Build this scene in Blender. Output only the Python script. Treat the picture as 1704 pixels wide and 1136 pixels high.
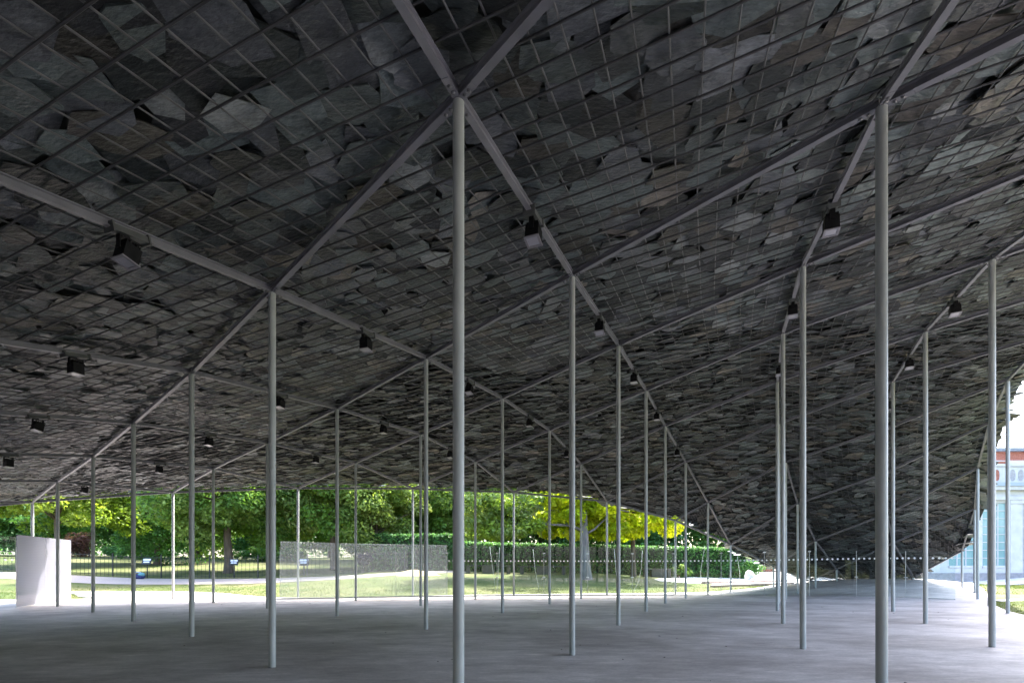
import bpy, bmesh, math, random
import numpy as np
from mathutils import Vector, Matrix, geometry
from mathutils.bvhtree import BVHTree

for o in list(bpy.data.objects):
    bpy.data.objects.remove(o)
scn = bpy.context.scene
C = scn.collection
R = random.Random(7)
NR = np.random.RandomState(11)

# ------------------------------------------------------------------ camera, sky, sun, exposure
EYE, F, HOR, CX = 1.3, 805.0, 941.0, 852.0
cam = bpy.data.cameras.new('camera')
cam.sensor_width = 36.0
cam.lens = 36.0 * F / 1704.0
cam.shift_y = (HOR - 568.0) / 1704.0
cam.clip_start = 0.05
cam.clip_end = 3000
camo = bpy.data.objects.new('camera', cam)
C.objects.link(camo)
camo.location = (0, 0, EYE)
camo.rotation_euler = (math.radians(90), 0, 0)
scn.camera = camo

SUN_EL = math.radians(56)
SUN_AZ = math.atan2(0.60, 0.80)          # from +Y towards +X
world = bpy.data.worlds.new('World')
scn.world = world
world.use_nodes = True
wn = world.node_tree
wn.nodes.clear()
sky = wn.nodes.new('ShaderNodeTexSky')
sky.sky_type = 'NISHITA'
sky.sun_disc = False
sky.sun_elevation = SUN_EL
sky.sun_rotation = SUN_AZ
sky.air_density = 1.0
sky.dust_density = 3.5
sky.ozone_density = 1.0
bg = wn.nodes.new('ShaderNodeBackground')
bg.inputs['Strength'].default_value = 0.15
wo = wn.nodes.new('ShaderNodeOutputWorld')
wn.links.new(sky.outputs[0], bg.inputs['Color'])
wn.links.new(bg.outputs[0], wo.inputs['Surface'])

sl = bpy.data.lights.new('sun', 'SUN')
sl.energy = 2.3
sl.angle = math.radians(1.0)
sl.color = (1.0, 0.965, 0.91)
so = bpy.data.objects.new('sun', sl)
C.objects.link(so)
sd = Vector((math.sin(SUN_AZ) * math.cos(SUN_EL), math.cos(SUN_AZ) * math.cos(SUN_EL), math.sin(SUN_EL)))
so.rotation_euler = sd.to_track_quat('Z', 'Y').to_euler()
so.location = sd * 60

scn.view_settings.view_transform = 'Standard'
scn.view_settings.look = 'None'
scn.view_settings.gamma = 1
scn.view_settings.exposure = 3.15
scn.render.engine = 'CYCLES'
scn.cycles.max_bounces = 8
scn.cycles.diffuse_bounces = 4
scn.cycles.transparent_max_bounces = 14


# ------------------------------------------------------------------ helpers
def PX(x, y, Y):
    """image pixel of the measured photograph + distance -> world point"""
    return Vector(((x - CX) * Y / F, Y, EYE + (HOR - y) * Y / F))


def mat(name, base=(.5, .5, .5), rough=.6, spec=.4, metal=0.0, noise=None, scale=8.0, bump=0.0, bscale=40.0,
        attr=None, stretch=None, coord='Object'):
    m = bpy.data.materials.new(name)
    m.use_nodes = True
    nt = m.node_tree
    b = nt.nodes['Principled BSDF']
    b.inputs['Base Color'].default_value = (*base, 1)
    b.inputs['Roughness'].default_value = rough
    b.inputs['Metallic'].default_value = metal
    b.inputs['Specular IOR Level'].default_value = spec
    tc = nt.nodes.new('ShaderNodeTexCoord')
    src = tc.outputs[coord]
    if stretch:
        mp = nt.nodes.new('ShaderNodeMapping')
        mp.inputs['Scale'].default_value = stretch
        nt.links.new(src, mp.inputs['Vector'])
        src = mp.outputs[0]
    col = None
    if attr:
        a = nt.nodes.new('ShaderNodeAttribute')
        a.attribute_name = attr
        col = a.outputs['Color']
    if noise:
        n = nt.nodes.new('ShaderNodeTexNoise')
        n.inputs['Scale'].default_value = scale
        n.inputs['Detail'].default_value = 6
        nt.links.new(src, n.inputs['Vector'])
        r = nt.nodes.new('ShaderNodeValToRGB')
        r.color_ramp.elements[0].position = .3
        r.color_ramp.elements[1].position = .72
        r.color_ramp.elements[0].color = (*noise[0], 1)
        r.color_ramp.elements[1].color = (*noise[1], 1)
        nt.links.new(n.outputs['Fac'], r.inputs['Fac'])
        if col:
            mx = nt.nodes.new('ShaderNodeMix')
            mx.data_type = 'RGBA'
            mx.blend_type = 'MULTIPLY'
            mx.inputs['Factor'].default_value = 1
            nt.links.new(col, mx.inputs['A'])
            nt.links.new(r.outputs[0], mx.inputs['B'])
            col = mx.outputs['Result']
        else:
            col = r.outputs[0]
    if col:
        nt.links.new(col, b.inputs['Base Color'])
    if bump:
        n2 = nt.nodes.new('ShaderNodeTexNoise')
        n2.inputs['Scale'].default_value = bscale
        n2.inputs['Detail'].default_value = 5
        nt.links.new(src, n2.inputs['Vector'])
        bp = nt.nodes.new('ShaderNodeBump')
        bp.inputs['Strength'].default_value = bump
        bp.inputs['Distance'].default_value = .02
        nt.links.new(n2.outputs['Fac'], bp.inputs['Height'])
        nt.links.new(bp.outputs[0], b.inputs['Normal'])
    return m


def leaf_mat(name, trans=.58, tint=(1.25, 1.2, .5)):
    m = bpy.data.materials.new(name)
    m.use_nodes = True
    nt = m.node_tree
    nt.nodes.clear()
    a = nt.nodes.new('ShaderNodeAttribute')
    a.attribute_name = 'col'
    d = nt.nodes.new('ShaderNodeBsdfPrincipled')
    d.inputs['Roughness'].default_value = .42
    d.inputs['Specular IOR Level'].default_value = .22
    t = nt.nodes.new('ShaderNodeBsdfTranslucent')
    mu = nt.nodes.new('ShaderNodeMix')
    mu.data_type = 'RGBA'
    mu.blend_type = 'MULTIPLY'
    mu.inputs['Factor'].default_value = 1
    mu.inputs['B'].default_value = (*tint, 1)
    mix = nt.nodes.new('ShaderNodeMixShader')
    mix.inputs[0].default_value = trans
    o = nt.nodes.new('ShaderNodeOutputMaterial')
    nt.links.new(a.outputs['Color'], d.inputs['Base Color'])
    nt.links.new(a.outputs['Color'], mu.inputs['A'])
    nt.links.new(mu.outputs['Result'], t.inputs['Color'])
    nt.links.new(d.outputs[0], mix.inputs[1])
    nt.links.new(t.outputs[0], mix.inputs[2])
    nt.links.new(mix.outputs[0], o.inputs['Surface'])
    return m


def glass_mat(name, frit=False, tint=(.93, .97, .96), dens=(.23, .03), film=(.62, .62, .68)):
    m = bpy.data.materials.new(name)
    m.use_nodes = True
    nt = m.node_tree
    nt.nodes.clear()
    L = nt.links
    tr = nt.nodes.new('ShaderNodeBsdfTransparent')
    tr.inputs['Color'].default_value = (*tint, 1)
    gl = nt.nodes.new('ShaderNodeBsdfGlossy')
    gl.inputs['Roughness'].default_value = .02
    fr = nt.nodes.new('ShaderNodeFresnel')
    fr.inputs['IOR'].default_value = 1.32
    mix = nt.nodes.new('ShaderNodeMixShader')
    L.new(fr.outputs[0], mix.inputs[0])
    L.new(tr.outputs[0], mix.inputs[1])
    L.new(gl.outputs[0], mix.inputs[2])
    out = mix.outputs[0]
    # faint film of dust
    df = nt.nodes.new('ShaderNodeBsdfDiffuse')
    df.inputs['Color'].default_value = (*film, 1)
    tl = nt.nodes.new('ShaderNodeBsdfTranslucent')
    tl.inputs['Color'].default_value = (*[c * .65 for c in film], 1)
    ad = nt.nodes.new('ShaderNodeMixShader')
    ad.inputs[0].default_value = .5
    L.new(df.outputs[0], ad.inputs[1])
    L.new(tl.outputs[0], ad.inputs[2])
    m2 = nt.nodes.new('ShaderNodeMixShader')
    L.new(out, m2.inputs[1])
    L.new(ad.outputs[0], m2.inputs[2])
    if frit:
        tc = nt.nodes.new('ShaderNodeTexCoord')
        sp = nt.nodes.new('ShaderNodeSeparateXYZ')
        L.new(tc.outputs['Object'], sp.inputs[0])

        def mth(op, a, b=None):
            n = nt.nodes.new('ShaderNodeMath')
            n.operation = op
            for i, v in enumerate((a, b)):
                if v is None:
                    continue
                if isinstance(v, (int, float)):
                    n.inputs[i].default_value = v
                else:
                    L.new(v, n.inputs[i])
            return n.outputs[0]
        P = .062
        cx = mth('COSINE', mth('MULTIPLY', sp.outputs[0], math.pi / P * 1.15))
        cz = mth('COSINE', mth('MULTIPLY', sp.outputs[2], math.pi / P * 1.15))
        v = mth('MULTIPLY', cx, cz)
        fac = mth('GREATER_THAN', v, .30)
        fac2 = mth('GREATER_THAN', mth('MULTIPLY', v, -1.0), .30)
        fac = mth('MULTIPLY', mth('ADD', fac, fac2), dens[0])
        fac = mth('ADD', fac, dens[1])
        L.new(fac, m2.inputs[0])
    else:
        m2.inputs[0].default_value = .004
    o = nt.nodes.new('ShaderNodeOutputMaterial')
    L.new(m2.outputs[0], o.inputs['Surface'])
    return m


def slate_mat(name):
    m = mat(name, rough=.47, spec=.45, attr='col', noise=((.62, .62, .62), (1.22, 1.21, 1.2)), scale=4.0,
            stretch=(1, 1.8, 1.6), bump=.9, bscale=16)
    nt = m.node_tree
    L = nt.links
    b = nt.nodes['Principled BSDF']
    src = b.inputs['Base Color'].links[0].from_socket
    tc = nt.nodes.new('ShaderNodeTexCoord')
    mp = nt.nodes.new('ShaderNodeMapping')
    mp.inputs['Scale'].default_value = (1, 3.5, 3.5)
    mp.inputs['Rotation'].default_value = (0, 0, .5)
    L.new(tc.outputs['Object'], mp.inputs['Vector'])
    n = nt.nodes.new('ShaderNodeTexNoise')
    n.inputs['Scale'].default_value = 13
    n.inputs['Detail'].default_value = 8
    n.inputs['Roughness'].default_value = .7
    n.inputs['Distortion'].default_value = .6
    L.new(mp.outputs[0], n.inputs['Vector'])
    r = nt.nodes.new('ShaderNodeValToRGB')
    r.color_ramp.elements[0].position = .34
    r.color_ramp.elements[0].color = (.68, .68, .68, 1)
    r.color_ramp.elements[1].position = .70
    r.color_ramp.elements[1].color = (1.5, 1.47, 1.42, 1)
    L.new(n.outputs['Fac'], r.inputs['Fac'])
    mx = nt.nodes.new('ShaderNodeMix')
    mx.data_type = 'RGBA'
    mx.blend_type = 'MULTIPLY'
    mx.inputs['Factor'].default_value = 1
    L.new(src, mx.inputs['A'])
    L.new(r.outputs[0], mx.inputs['B'])
    L.new(mx.outputs['Result'], b.inputs['Base Color'])
    return m


def concrete_mat(name):
    m = bpy.data.materials.new(name)
    m.use_nodes = True
    nt = m.node_tree
    L = nt.links
    b = nt.nodes['Principled BSDF']
    tc = nt.nodes.new('ShaderNodeTexCoord')

    def noise(scale, st, detail=7, rough=.6):
        mp = nt.nodes.new('ShaderNodeMapping')
        mp.inputs['Scale'].default_value = st
        mp.inputs['Rotation'].default_value = (0, 0, math.radians(-28))
        L.new(tc.outputs['Object'], mp.inputs['Vector'])
        n = nt.nodes.new('ShaderNodeTexNoise')
        n.inputs['Scale'].default_value = scale
        n.inputs['Detail'].default_value = detail
        n.inputs['Roughness'].default_value = rough
        L.new(mp.outputs[0], n.inputs['Vector'])
        return n.outputs['Fac']

    def ramp(f, a, c0, bpos, c1):
        r = nt.nodes.new('ShaderNodeValToRGB')
        r.color_ramp.elements[0].position = a
        r.color_ramp.elements[0].color = (*c0, 1)
        r.color_ramp.elements[1].position = bpos
        r.color_ramp.elements[1].color = (*c1, 1)
        L.new(f, r.inputs['Fac'])
        return r.outputs[0]

    def mul(a, c, blend='MULTIPLY', f=1.0):
        x = nt.nodes.new('ShaderNodeMix')
        x.data_type = 'RGBA'
        x.blend_type = blend
        x.inputs['Factor'].default_value = f
        L.new(a, x.inputs['A'])
        L.new(c, x.inputs['B'])
        return x.outputs['Result']
    c = ramp(noise(.8, (1, 2.2, 1)), .32, (.50, .450, .430), .7, (.71, .648, .622))
    c = mul(c, ramp(noise(4.0, (.6, 1.9, 1), 9, .75), .30, (.80, .80, .80), .66, (1.10, 1.10, 1.10)))
    c = mul(c, ramp(noise(26, (1, 1, 1), 4), .25, (.86, .86, .86), .75, (1.08, 1.08, 1.08)))
    c = mul(c, ramp(noise(2.2, (1, 1, 1), 9, .75), .60, (1, 1, 1), .74, (1.22, 1.22, 1.22)))
    c = mul(c, ramp(noise(14, (1, 1, 1), 2), .72, (1, 1, 1), .80, (.72, .70, .68)))
    c = mul(c, ramp(noise(.35, (1, 1.4, 1), 10, .68), .40, (.70, .68, .67), .57, (1.05, 1.05, 1.05)))
    c = mul(c, ramp(noise(7, (.25, 3.2, 1), 9, .78), .54, (1, 1, 1), .64, (1.42, 1.42, 1.43)))
    L.new(c, b.inputs['Base Color'])
    b.inputs['Roughness'].default_value = .62
    b.inputs['Specular IOR Level'].default_value = .35
    bp = nt.nodes.new('ShaderNodeBump')
    bp.inputs['Strength'].default_value = .22
    bp.inputs['Distance'].default_value = .01
    L.new(noise(18, (.6, 2.5, 1), 8, .7), bp.inputs['Height'])
    L.new(bp.outputs[0], b.inputs['Normal'])
    return m


M = {
    'slate': slate_mat('slate'),
    'gap_shade_sheet': mat('gap_shade_sheet', (.03, .032, .034), .8),
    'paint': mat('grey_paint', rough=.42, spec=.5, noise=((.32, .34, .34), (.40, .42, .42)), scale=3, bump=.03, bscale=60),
    'beam': mat('beam_paint_shaded', rough=.5, noise=((.12, .12, .138), (.165, .165, .19)), scale=4, bump=.04, bscale=50),  # the columns' grey, darkened and tinted: shade under the roof put into colour
    'rod': mat('rod_steel', rough=.5, noise=((.035, .035, .038), (.07, .07, .073)), scale=6),
    'rod_pale': mat('rod_galvanised', rough=.45, noise=((.06, .06, .064), (.11, .11, .115)), scale=6),
    'bolt': mat('bolt_steel', (.12, .12, .13), .4, metal=.6),
    'black': mat('black_metal', rough=.6, spec=.15, noise=((.005, .005, .006), (.012, .012, .014)), scale=8),
    'bracket': mat('bracket_grey', rough=.6, noise=((.05, .053, .055), (.08, .085, .085)), scale=8),
    'lens_frame': mat('lens_frame', (.17, .165, .19), .4),
    'lens': mat('lens', (.30, .30, .34), .25, spec=.6),
    'floor': concrete_mat('concrete_floor'),
    'glass': glass_mat('clear_glass'),
    'frit': glass_mat('fritted_glass', True),
    'frit_dense': glass_mat('dense_fritted_glass', True, dens=(.05, .50), film=(.40, .40, .45)),
    'dot': mat('white_print', (.8, .8, .8), .5),
    'clamp': mat('clamp_steel', (.5, .51, .52), .35, metal=.5),
    'bark_grey': mat('bark_grey', rough=.9, noise=((.09, .085, .08), (.21, .195, .19)), scale=5, stretch=(1, 1, .25), bump=.8, bscale=14),
    'bark': mat('bark_brown', rough=.9, noise=((.05, .04, .03), (.15, .115, .085)), scale=5, stretch=(1, 1, .25), bump=.8, bscale=14),
    'leaf': leaf_mat('leaf'),
    'leaf_yellow': leaf_mat('leaf_yellow', .55, (1.2, 1.22, .35)),
    'leaf_dark': leaf_mat('leaf_dark', .45, (1.1, 1.15, .5)),
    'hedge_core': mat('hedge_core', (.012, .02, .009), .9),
    'iron': mat('black_iron', (.018, .02, .02), .5),
    'gravel': mat('gravel_path', rough=.9, noise=((.27, .225, .205), (.39, .33, .305)), scale=18, bump=.4, bscale=80),
    'paving': mat('pale_paving', rough=.8, noise=((.50, .48, .46), (.64, .62, .60)), scale=3, bump=.1, bscale=60),
    'stone_white': mat('white_stone', rough=.7, noise=((.41, .405, .415), (.51, .505, .51)), scale=2.5, bump=.08, bscale=30),
    'brick': mat('red_brick', rough=.85, noise=((.22, .075, .05), (.36, .14, .10)), scale=9, bump=.2),
    'brick_grey': mat('grey_brick', rough=.85, noise=((.25, .24, .24), (.36, .35, .35)), scale=9, bump=.2),
    'lead': mat('lead_coping', (.27, .32, .38), .5),
    'roofslate': mat('roof_slate', rough=.6, noise=((.13, .15, .18), (.24, .27, .31)), scale=7, bump=.2),
    'pane': mat('window_glass', rough=.12, spec=.8, noise=((.10, .24, .265), (.20, .34, .36)), scale=.7),
    'plinth': mat('plinth_stone', rough=.8, noise=((.20, .19, .20), (.28, .27, .28)), scale=6),
    'terracotta': mat('pink_step_stone', rough=.8, noise=((.36, .23, .19), (.50, .34, .29)), scale=6, bump=.15),
    'cap': mat('pale_step_edge', (.66, .58, .52), .8),
    'sand': mat('sand', rough=.95, noise=((.50, .36, .17), (.68, .52, .27)), scale=14, bump=.5),
    'bench': mat('dark_bench_timber', rough=.7, noise=((.03, .027, .027), (.06, .055, .055)), scale=9),
    'navy': mat('navy_cloth', rough=.85, noise=((.012, .016, .06), (.03, .04, .13)), scale=9, bump=.3),
    'teal': mat('teal_cloth', (.10, .24, .27), .8),
    'palecloth': mat('pale_blue_cloth', (.32, .38, .58), .8),
    'skin': mat('skin', (.42, .26, .19), .6),
    'hair': mat('hair', (.02, .014, .01), .7),
    'darkblue': mat('dark_blue_clothes', rough=.85, noise=((.022, .027, .08), (.035, .045, .12)), scale=8),
    'signface': mat('sign_face', (.62, .64, .72), .5),
    'cane': mat('white_cane', rough=.6, noise=((.34, .35, .32), (.48, .49, .46)), scale=9),
    'boulder': mat('pale_boulder', rough=.85, noise=((.34, .33, .33), (.55, .54, .53)), scale=6, bump=.4, bscale=9),
    'blade': leaf_mat('grass_blade', .35, (1.2, 1.15, .5)),
}


def grass_mat():
    m = mat('lawn', rough=.9, spec=.15, noise=((.05, .072, .020), (.105, .118, .042)), scale=1.1, bump=.9, bscale=30)
    nt = m.node_tree
    b = nt.nodes['Principled BSDF']
    src = b.inputs['Base Color'].links[0].from_socket
    tc = nt.nodes.new('ShaderNodeTexCoord')
    n = nt.nodes.new('ShaderNodeTexNoise')
    n.inputs['Scale'].default_value = .28
    n.inputs['Detail'].default_value = 5
    nt.links.new(tc.outputs['Object'], n.inputs['Vector'])
    r = nt.nodes.new('ShaderNodeValToRGB')
    r.color_ramp.elements[0].position = .42
    r.color_ramp.elements[1].position = .68
    r.color_ramp.elements[0].color = (0, 0, 0, 1)
    r.color_ramp.elements[1].color = (.75, .75, .75, 1)
    nt.links.new(n.outputs['Fac'], r.inputs['Fac'])
    mx = nt.nodes.new('ShaderNodeMix')
    mx.data_type = 'RGBA'
    mx.inputs['B'].default_value = (.165, .150, .078, 1)
    nt.links.new(r.outputs[0], mx.inputs['Factor'])
    nt.links.new(src, mx.inputs['A'])
    nt.links.new(mx.outputs['Result'], b.inputs['Base Color'])
    return m


M['lawn'] = grass_mat()


def link(name, me, parent=None, m=None, loc=None):
    o = bpy.data.objects.new(name, me)
    C.objects.link(o)
    if parent is not None:
        o.parent = parent
    if m is not None and me is not None and not me.materials:
        me.materials.append(M[m] if isinstance(m, str) else m)
    if loc is not None:
        o.location = loc
    return o


def tag(o, label, cat, group=None):
    o['label'] = label
    o['category'] = cat
    if group:
        o['group'] = group
    return o


def empty(name, loc=(0, 0, 0)):
    o = bpy.data.objects.new(name, None)
    C.objects.link(o)
    o.location = loc
    o.empty_display_size = .3
    return o


def pyd(name, v, f, smooth=False):
    me = bpy.data.meshes.new(name)
    me.from_pydata([tuple(p) for p in v], [], f)
    if smooth:
        me.polygons.foreach_set('use_smooth', [True] * len(me.polygons))
    me.update()
    return me


class MB:
    def __init__(s):
        s.v, s.f = [], []

    def add(s, vs, fs):
        n = len(s.v)
        s.v += [Vector(p) for p in vs]
        s.f += [tuple(i + n for i in f) for f in fs]
        return s

    def box(s, x0, x1, y0, y1, z0, z1, M4=None):
        vs = [(x, y, z) for z in (z0, z1) for y in (y0, y1) for x in (x0, x1)]
        if M4 is not None:
            vs = [M4 @ Vector(p) for p in vs]
        return s.add(vs, [(0, 2, 3, 1), (4, 5, 7, 6), (0, 1, 5, 4), (2, 6, 7, 3), (0, 4, 6, 2), (1, 3, 7, 5)])

    def tube(s, pts, rad, n=6, cap=True):
        pts = [Vector(p) for p in pts]
        rs = rad if isinstance(rad, (list, tuple)) else [rad] * len(pts)
        rings = []
        for i, p in enumerate(pts):
            a = pts[max(i - 1, 0)]
            b = pts[min(i + 1, len(pts) - 1)]
            t = (b - a).normalized()
            up = Vector((0, 0, 1)) if abs(t.z) < .9 else Vector((1, 0, 0))
            x = t.cross(up).normalized()
            y = x.cross(t)
            rings.append([p + (x * math.cos(2 * math.pi * k / n) + y * math.sin(2 * math.pi * k / n)) * rs[i] for k in range(n)])
        vs = [q for r in rings for q in r]
        fs = []
        for i in range(len(pts) - 1):
            for k in range(n):
                fs.append((i * n + k, i * n + (k + 1) % n, (i + 1) * n + (k + 1) % n, (i + 1) * n + k))
        if cap:
            fs.append(tuple(range(n - 1, -1, -1)))
            fs.append(tuple(range((len(pts) - 1) * n, len(pts) * n)))
        return s.add(vs, fs)

    def lathe(s, prof, n=16, off=(0, 0, 0)):
        off = Vector(off)
        vs, fs = [], []
        for r, z in prof:
            vs += [off + Vector((r * math.cos(2 * math.pi * k / n), r * math.sin(2 * math.pi * k / n), z)) for k in range(n)]
        for i in range(len(prof) - 1):
            for k in range(n):
                fs.append((i * n + k, i * n + (k + 1) % n, (i + 1) * n + (k + 1) % n, (i + 1) * n + k))
        fs.append(tuple(range(n - 1, -1, -1)))
        fs.append(tuple(range((len(prof) - 1) * n, len(prof) * n)))
        return s.add(vs, fs)

    def blob(s, c, r, n=10, m=7, wob=.12, rng=R):
        c = Vector(c)
        r = Vector(r)
        vs, fs = [], []
        for i in range(m + 1):
            th = math.pi * i / m
            for k in range(n):
                ph = 2 * math.pi * k / n
                q = 1 + rng.uniform(-wob, wob)
                vs.append(c + Vector((r.x * math.sin(th) * math.cos(ph) * q, r.y * math.sin(th) * math.sin(ph) * q, r.z * math.cos(th) * q)))
        for i in range(m):
            for k in range(n):
                fs.append((i * n + k, (i + 1) * n + k, (i + 1) * n + (k + 1) % n, i * n + (k + 1) % n))
        return s.add(vs, fs)

    def mesh(s, name, smooth=False):
        return pyd(name, s.v, s.f, smooth)

    def obj(s, name, m, parent=None, smooth=False, loc=None):
        return link(name, s.mesh(name, smooth), parent, m, loc)


# ------------------------------------------------------------------ pavilion nodes (column heads), measured where in view; unseen left and rear ones added low
QC = (0.00309322, 0.00296642, 0.0038039, -0.00012421, -0.00010476, -0.0001418)


def q_of(u, v):
    return QC[0] + QC[1] * u + QC[2] * v + QC[3] * u * u + QC[4] * u * v + QC[5] * v * v


TOP = {(0, 0): (763, 168), (-1, 1): (1467, 178), (1, 0): (453, 487), (0, 1): (952, 461), (-1, 2): (1336, 444), (-2, 3): (1651, 433),
       (2, 0): (319, 622), (1, 1): (709, 598), (0, 2): (1029, 576), (-1, 3): (1303, 556), (-2, 4): (1540, 553), (3, 0): (222, 706),
       (2, 1): (561, 681), (1, 2): (836, 664), (0, 3): (1075, 651), (-1, 4): (1293.5, 636), (-2, 5): (1486, 636), (-3, 6): (1677, 634),
       (4, 0): (155, 761), (3, 1): (445, 738), (2, 2): (700, 724), (1, 3): (914.5, 717), (0, 4): (1107, 710), (-1, 5): (1296, 706),
       (-2, 6): (1470, 717), (-3, 7): (1646, 705), (5, 0): (96, 802), (4, 1): (355, 781), (3, 2): (592, 771), (2, 3): (791, 769),
       (1, 4): (967, 773), (0, 5): (1141, 770), (-1, 6): (1307.5, 770), (-2, 7): (1470, 790), (-3, 8): (1627, 780), (6, 0): (54, 836),
       (5, 1): (288, 820), (4, 2): (496, 813), (3, 3): (687, 814), (2, 4): (855, 820), (1, 5): (1010, 835), (1, 6): (1124, 867),
       (0, 6): (1178, 837), (0, 7): (1216, 907), (0, 8): (1287, 943), (-1, 7): (1327, 839), (-1, 8): (1357, 901), (-1, 9): (1392, 948),
       (-1, 10): (1410, 969), (-2, 8): (1476, 856), (-2, 9): (1486, 904), (-2, 10): (1520, 961), (-3, 9): (1622, 848), (-3, 10): (1601, 917),
       (0, 9): (1345, 967)}
QX = {(0, 0): .0035, (-1, 1): .0040, (1, 6): .0212, (0, 9): .0255}
NODE = {}
for k, (x, y) in TOP.items():
    q = QX.get(k, q_of(*k))
    NODE[k] = Vector(((x - CX) * EYE * q, F * EYE * q, EYE * (1 + (HOR - y) * q)))
for k, p in {(-1, 0): (1.9, .5, 3.96), (0, -1): (-1.8, -.25, 4.05), (1, -1): (-4.43, 2.4, 3.96), (2, -1): (-7.29, 5.1, 3.93), (3, -1): (-10.3, 7.6, 3.84),
             (4, -1): (-13.1, 9.9, 3.62), (5, -1): (-15.9, 11.9, 3.35), (6, -1): (-18.5, 13.6, 3.0), (7, -1): (-20.6, 15.3, 2.75),
             (0, -2): (-3.2, -4.1, 2.8), (1, -2): (-5.8, -1.4, 2.5), (2, -2): (-8.7, 1.3, 2.4), (3, -2): (-11.7, 3.8, 2.35), (4, -2): (-14.5, 6.1, 2.3),  # unseen left bays, lowered to cut the light from that side
             (5, -2): (-17.2, 8.1, 2.1), (6, -2): (-19.9, 10, 1.9), (-1, -1): (.5, -3.4, 3.2), (-2, 0): (4.1, -2.6, 3.7), (-2, 1): (5.4, 1.1, 4.6),
             (-2, 2): (6.6, 4.5, 5.68), (-3, 1): (7.3, -1.9, 4.3), (-3, 2): (8.4, 1.6, 5.2), (-3, 3): (9.7, 4.9, 6.0), (-3, 4): (11.2, 8.0, 6.5),
             (-3, 5): (11.95, 10.7, 6.4), (-2, -1): (2.7, -6.4, 2.2), (-1, -2): (-.9, -7.2, 1.9), (0, -3): (-4.6, -7.9, .8), (1, -3): (-7.2, -5.2, .6),
             (2, -3): (-10.1, -2.5, .5), (3, -3): (-13.1, 0, .45), (4, -3): (-15.9, 2.3, .45), (5, -3): (-18.6, 4.3, .5), (6, -3): (-21.3, 6.2, .6),  # unseen rear and left bays, added almost to the ground to block light
             (-1, -3): (-2.3, -11, .45), (-2, -2): (1.3, -10.2, .6), (-3, 0): (6.0, -5.6, 3.1), (-3, -1): (4.6, -9.4, 1.2)}.items():
    NODE[k] = Vector(p)
TRI = [(5, 0), (4, 1), (3, 2), (2, 3), (1, 4), (6, -1), (0, 6), (-1, 9)]
PATCH = {}
for (u, v) in NODE:
    ks = [(u, v), (u + 1, v), (u, v + 1), (u + 1, v + 1)]
    if (u, v) in TRI:
        p = [NODE[k] for k in ks[:3]]
        PATCH[(u, v)] = (p + [p[1] + p[2] - p[0]], True)
    elif all(k in NODE for k in ks):
        PATCH[(u, v)] = ([NODE[k] for k in ks], False)


def pat(uv, s, t):
    p = PATCH[uv][0]
    return p[0] * (1 - s) * (1 - t) + p[1] * s * (1 - t) + p[2] * (1 - s) * t + p[3] * s * t


EDGES = set()
for (u, v), (p, tri) in PATCH.items():
    a, b, c, d = (u, v), (u + 1, v), (u, v + 1), (u + 1, v + 1)
    es = [(a, b), (a, c)] + ([(b, c)] if tri else [(b, d), (c, d)])
    for e in es:
        EDGES.add(tuple(sorted(e)))


# ------------------------------------------------------------------ ground shape
def mound(x, y):
    d2 = (x - 19.5) ** 2 + (y - 25.0) ** 2
    return .68 * math.exp(-d2 / 27.0)


FLOOR = [(-30, 18.7), (-23, 18.75), (-19.8, 18.75), (-17.6, 18.9), (-16.9, 19.3), (-17.2, 19.9), (-18.6, 20.8), (-20.4, 22.6), (-22.4, 24.3), (-22, 24.95), (-20, 25.05), (-17.2, 24.7),
         (-14.5, 23.6), (-12, 21.6), (-10.4, 20.4), (-9.2, 19.9), (-7, 20.2), (-4.9, 20.8), (-2.8, 21.6), (0, 22.1), (1.5, 22.4), (4.5, 22.9), (7.9, 23.5),
         (10, 24.2), (13.1, 25.8), (15.3, 27.4), (17.5, 28.8), (20, 29), (22.5, 27.5), (23, 25.0), (22.2, 23.2), (21.0, 21.9), (20.3, 20.9), (18.6, 18.9), (17.2, 17.3),
         (15.2, 15.1), (13.4, 12.4), (13.0, 9.5), (13.5, 4), (13.5, -6), (4, -12), (-12, -12), (-26, -6), (-32, 6)]


def smooth_poly(P, n=4):
    out = []
    N_ = len(P)
    for i in range(N_):
        p0, p1, p2, p3 = [Vector(P[(i + j) % N_]) for j in (-1, 0, 1, 2)]
        for k in range(n):
            t = k / n
            out.append(.5 * ((2 * p1) + (-p0 + p2) * t + (2 * p0 - 5 * p1 + 4 * p2 - p3) * t * t + (-p0 + 3 * p1 - 3 * p2 + p3) * t ** 3))
    return out


FP = smooth_poly(FLOOR)
FPN = np.array([(p.x, p.y) for p in FP])


def in_floor(x, y):
    a = FPN
    b = np.roll(FPN, -1, axis=0)
    c = ((a[:, 1] > y) != (b[:, 1] > y))
    with np.errstate(divide='ignore', invalid='ignore'):
        xi = a[:, 0] + (y - a[:, 1]) * (b[:, 0] - a[:, 0]) / (b[:, 1] - a[:, 1])
    return int(np.sum(c & (x < xi))) % 2 == 1


def floor_dist(x, y):
    a = FPN
    b = np.roll(FPN, -1, axis=0)
    ab = b - a
    p = np.array([x, y])
    t = np.clip(((p - a) * ab).sum(1) / (ab * ab).sum(1), 0, 1)
    d = a + ab * t[:, None] - p
    return float(np.sqrt((d * d).sum(1).min()))


def gz(x, y):
    if in_floor(x, y):
        return mound(x, y) - .05
    d = floor_dist(x, y)
    return mound(x, y) - .025 + float(np.interp(d, [0, .6, 5, 8, 12, 35, 55, 130, 400, 1500], [0, 0, .22, .47, .82, 2.0, 2.6, 4.0, 6, 10]))


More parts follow.
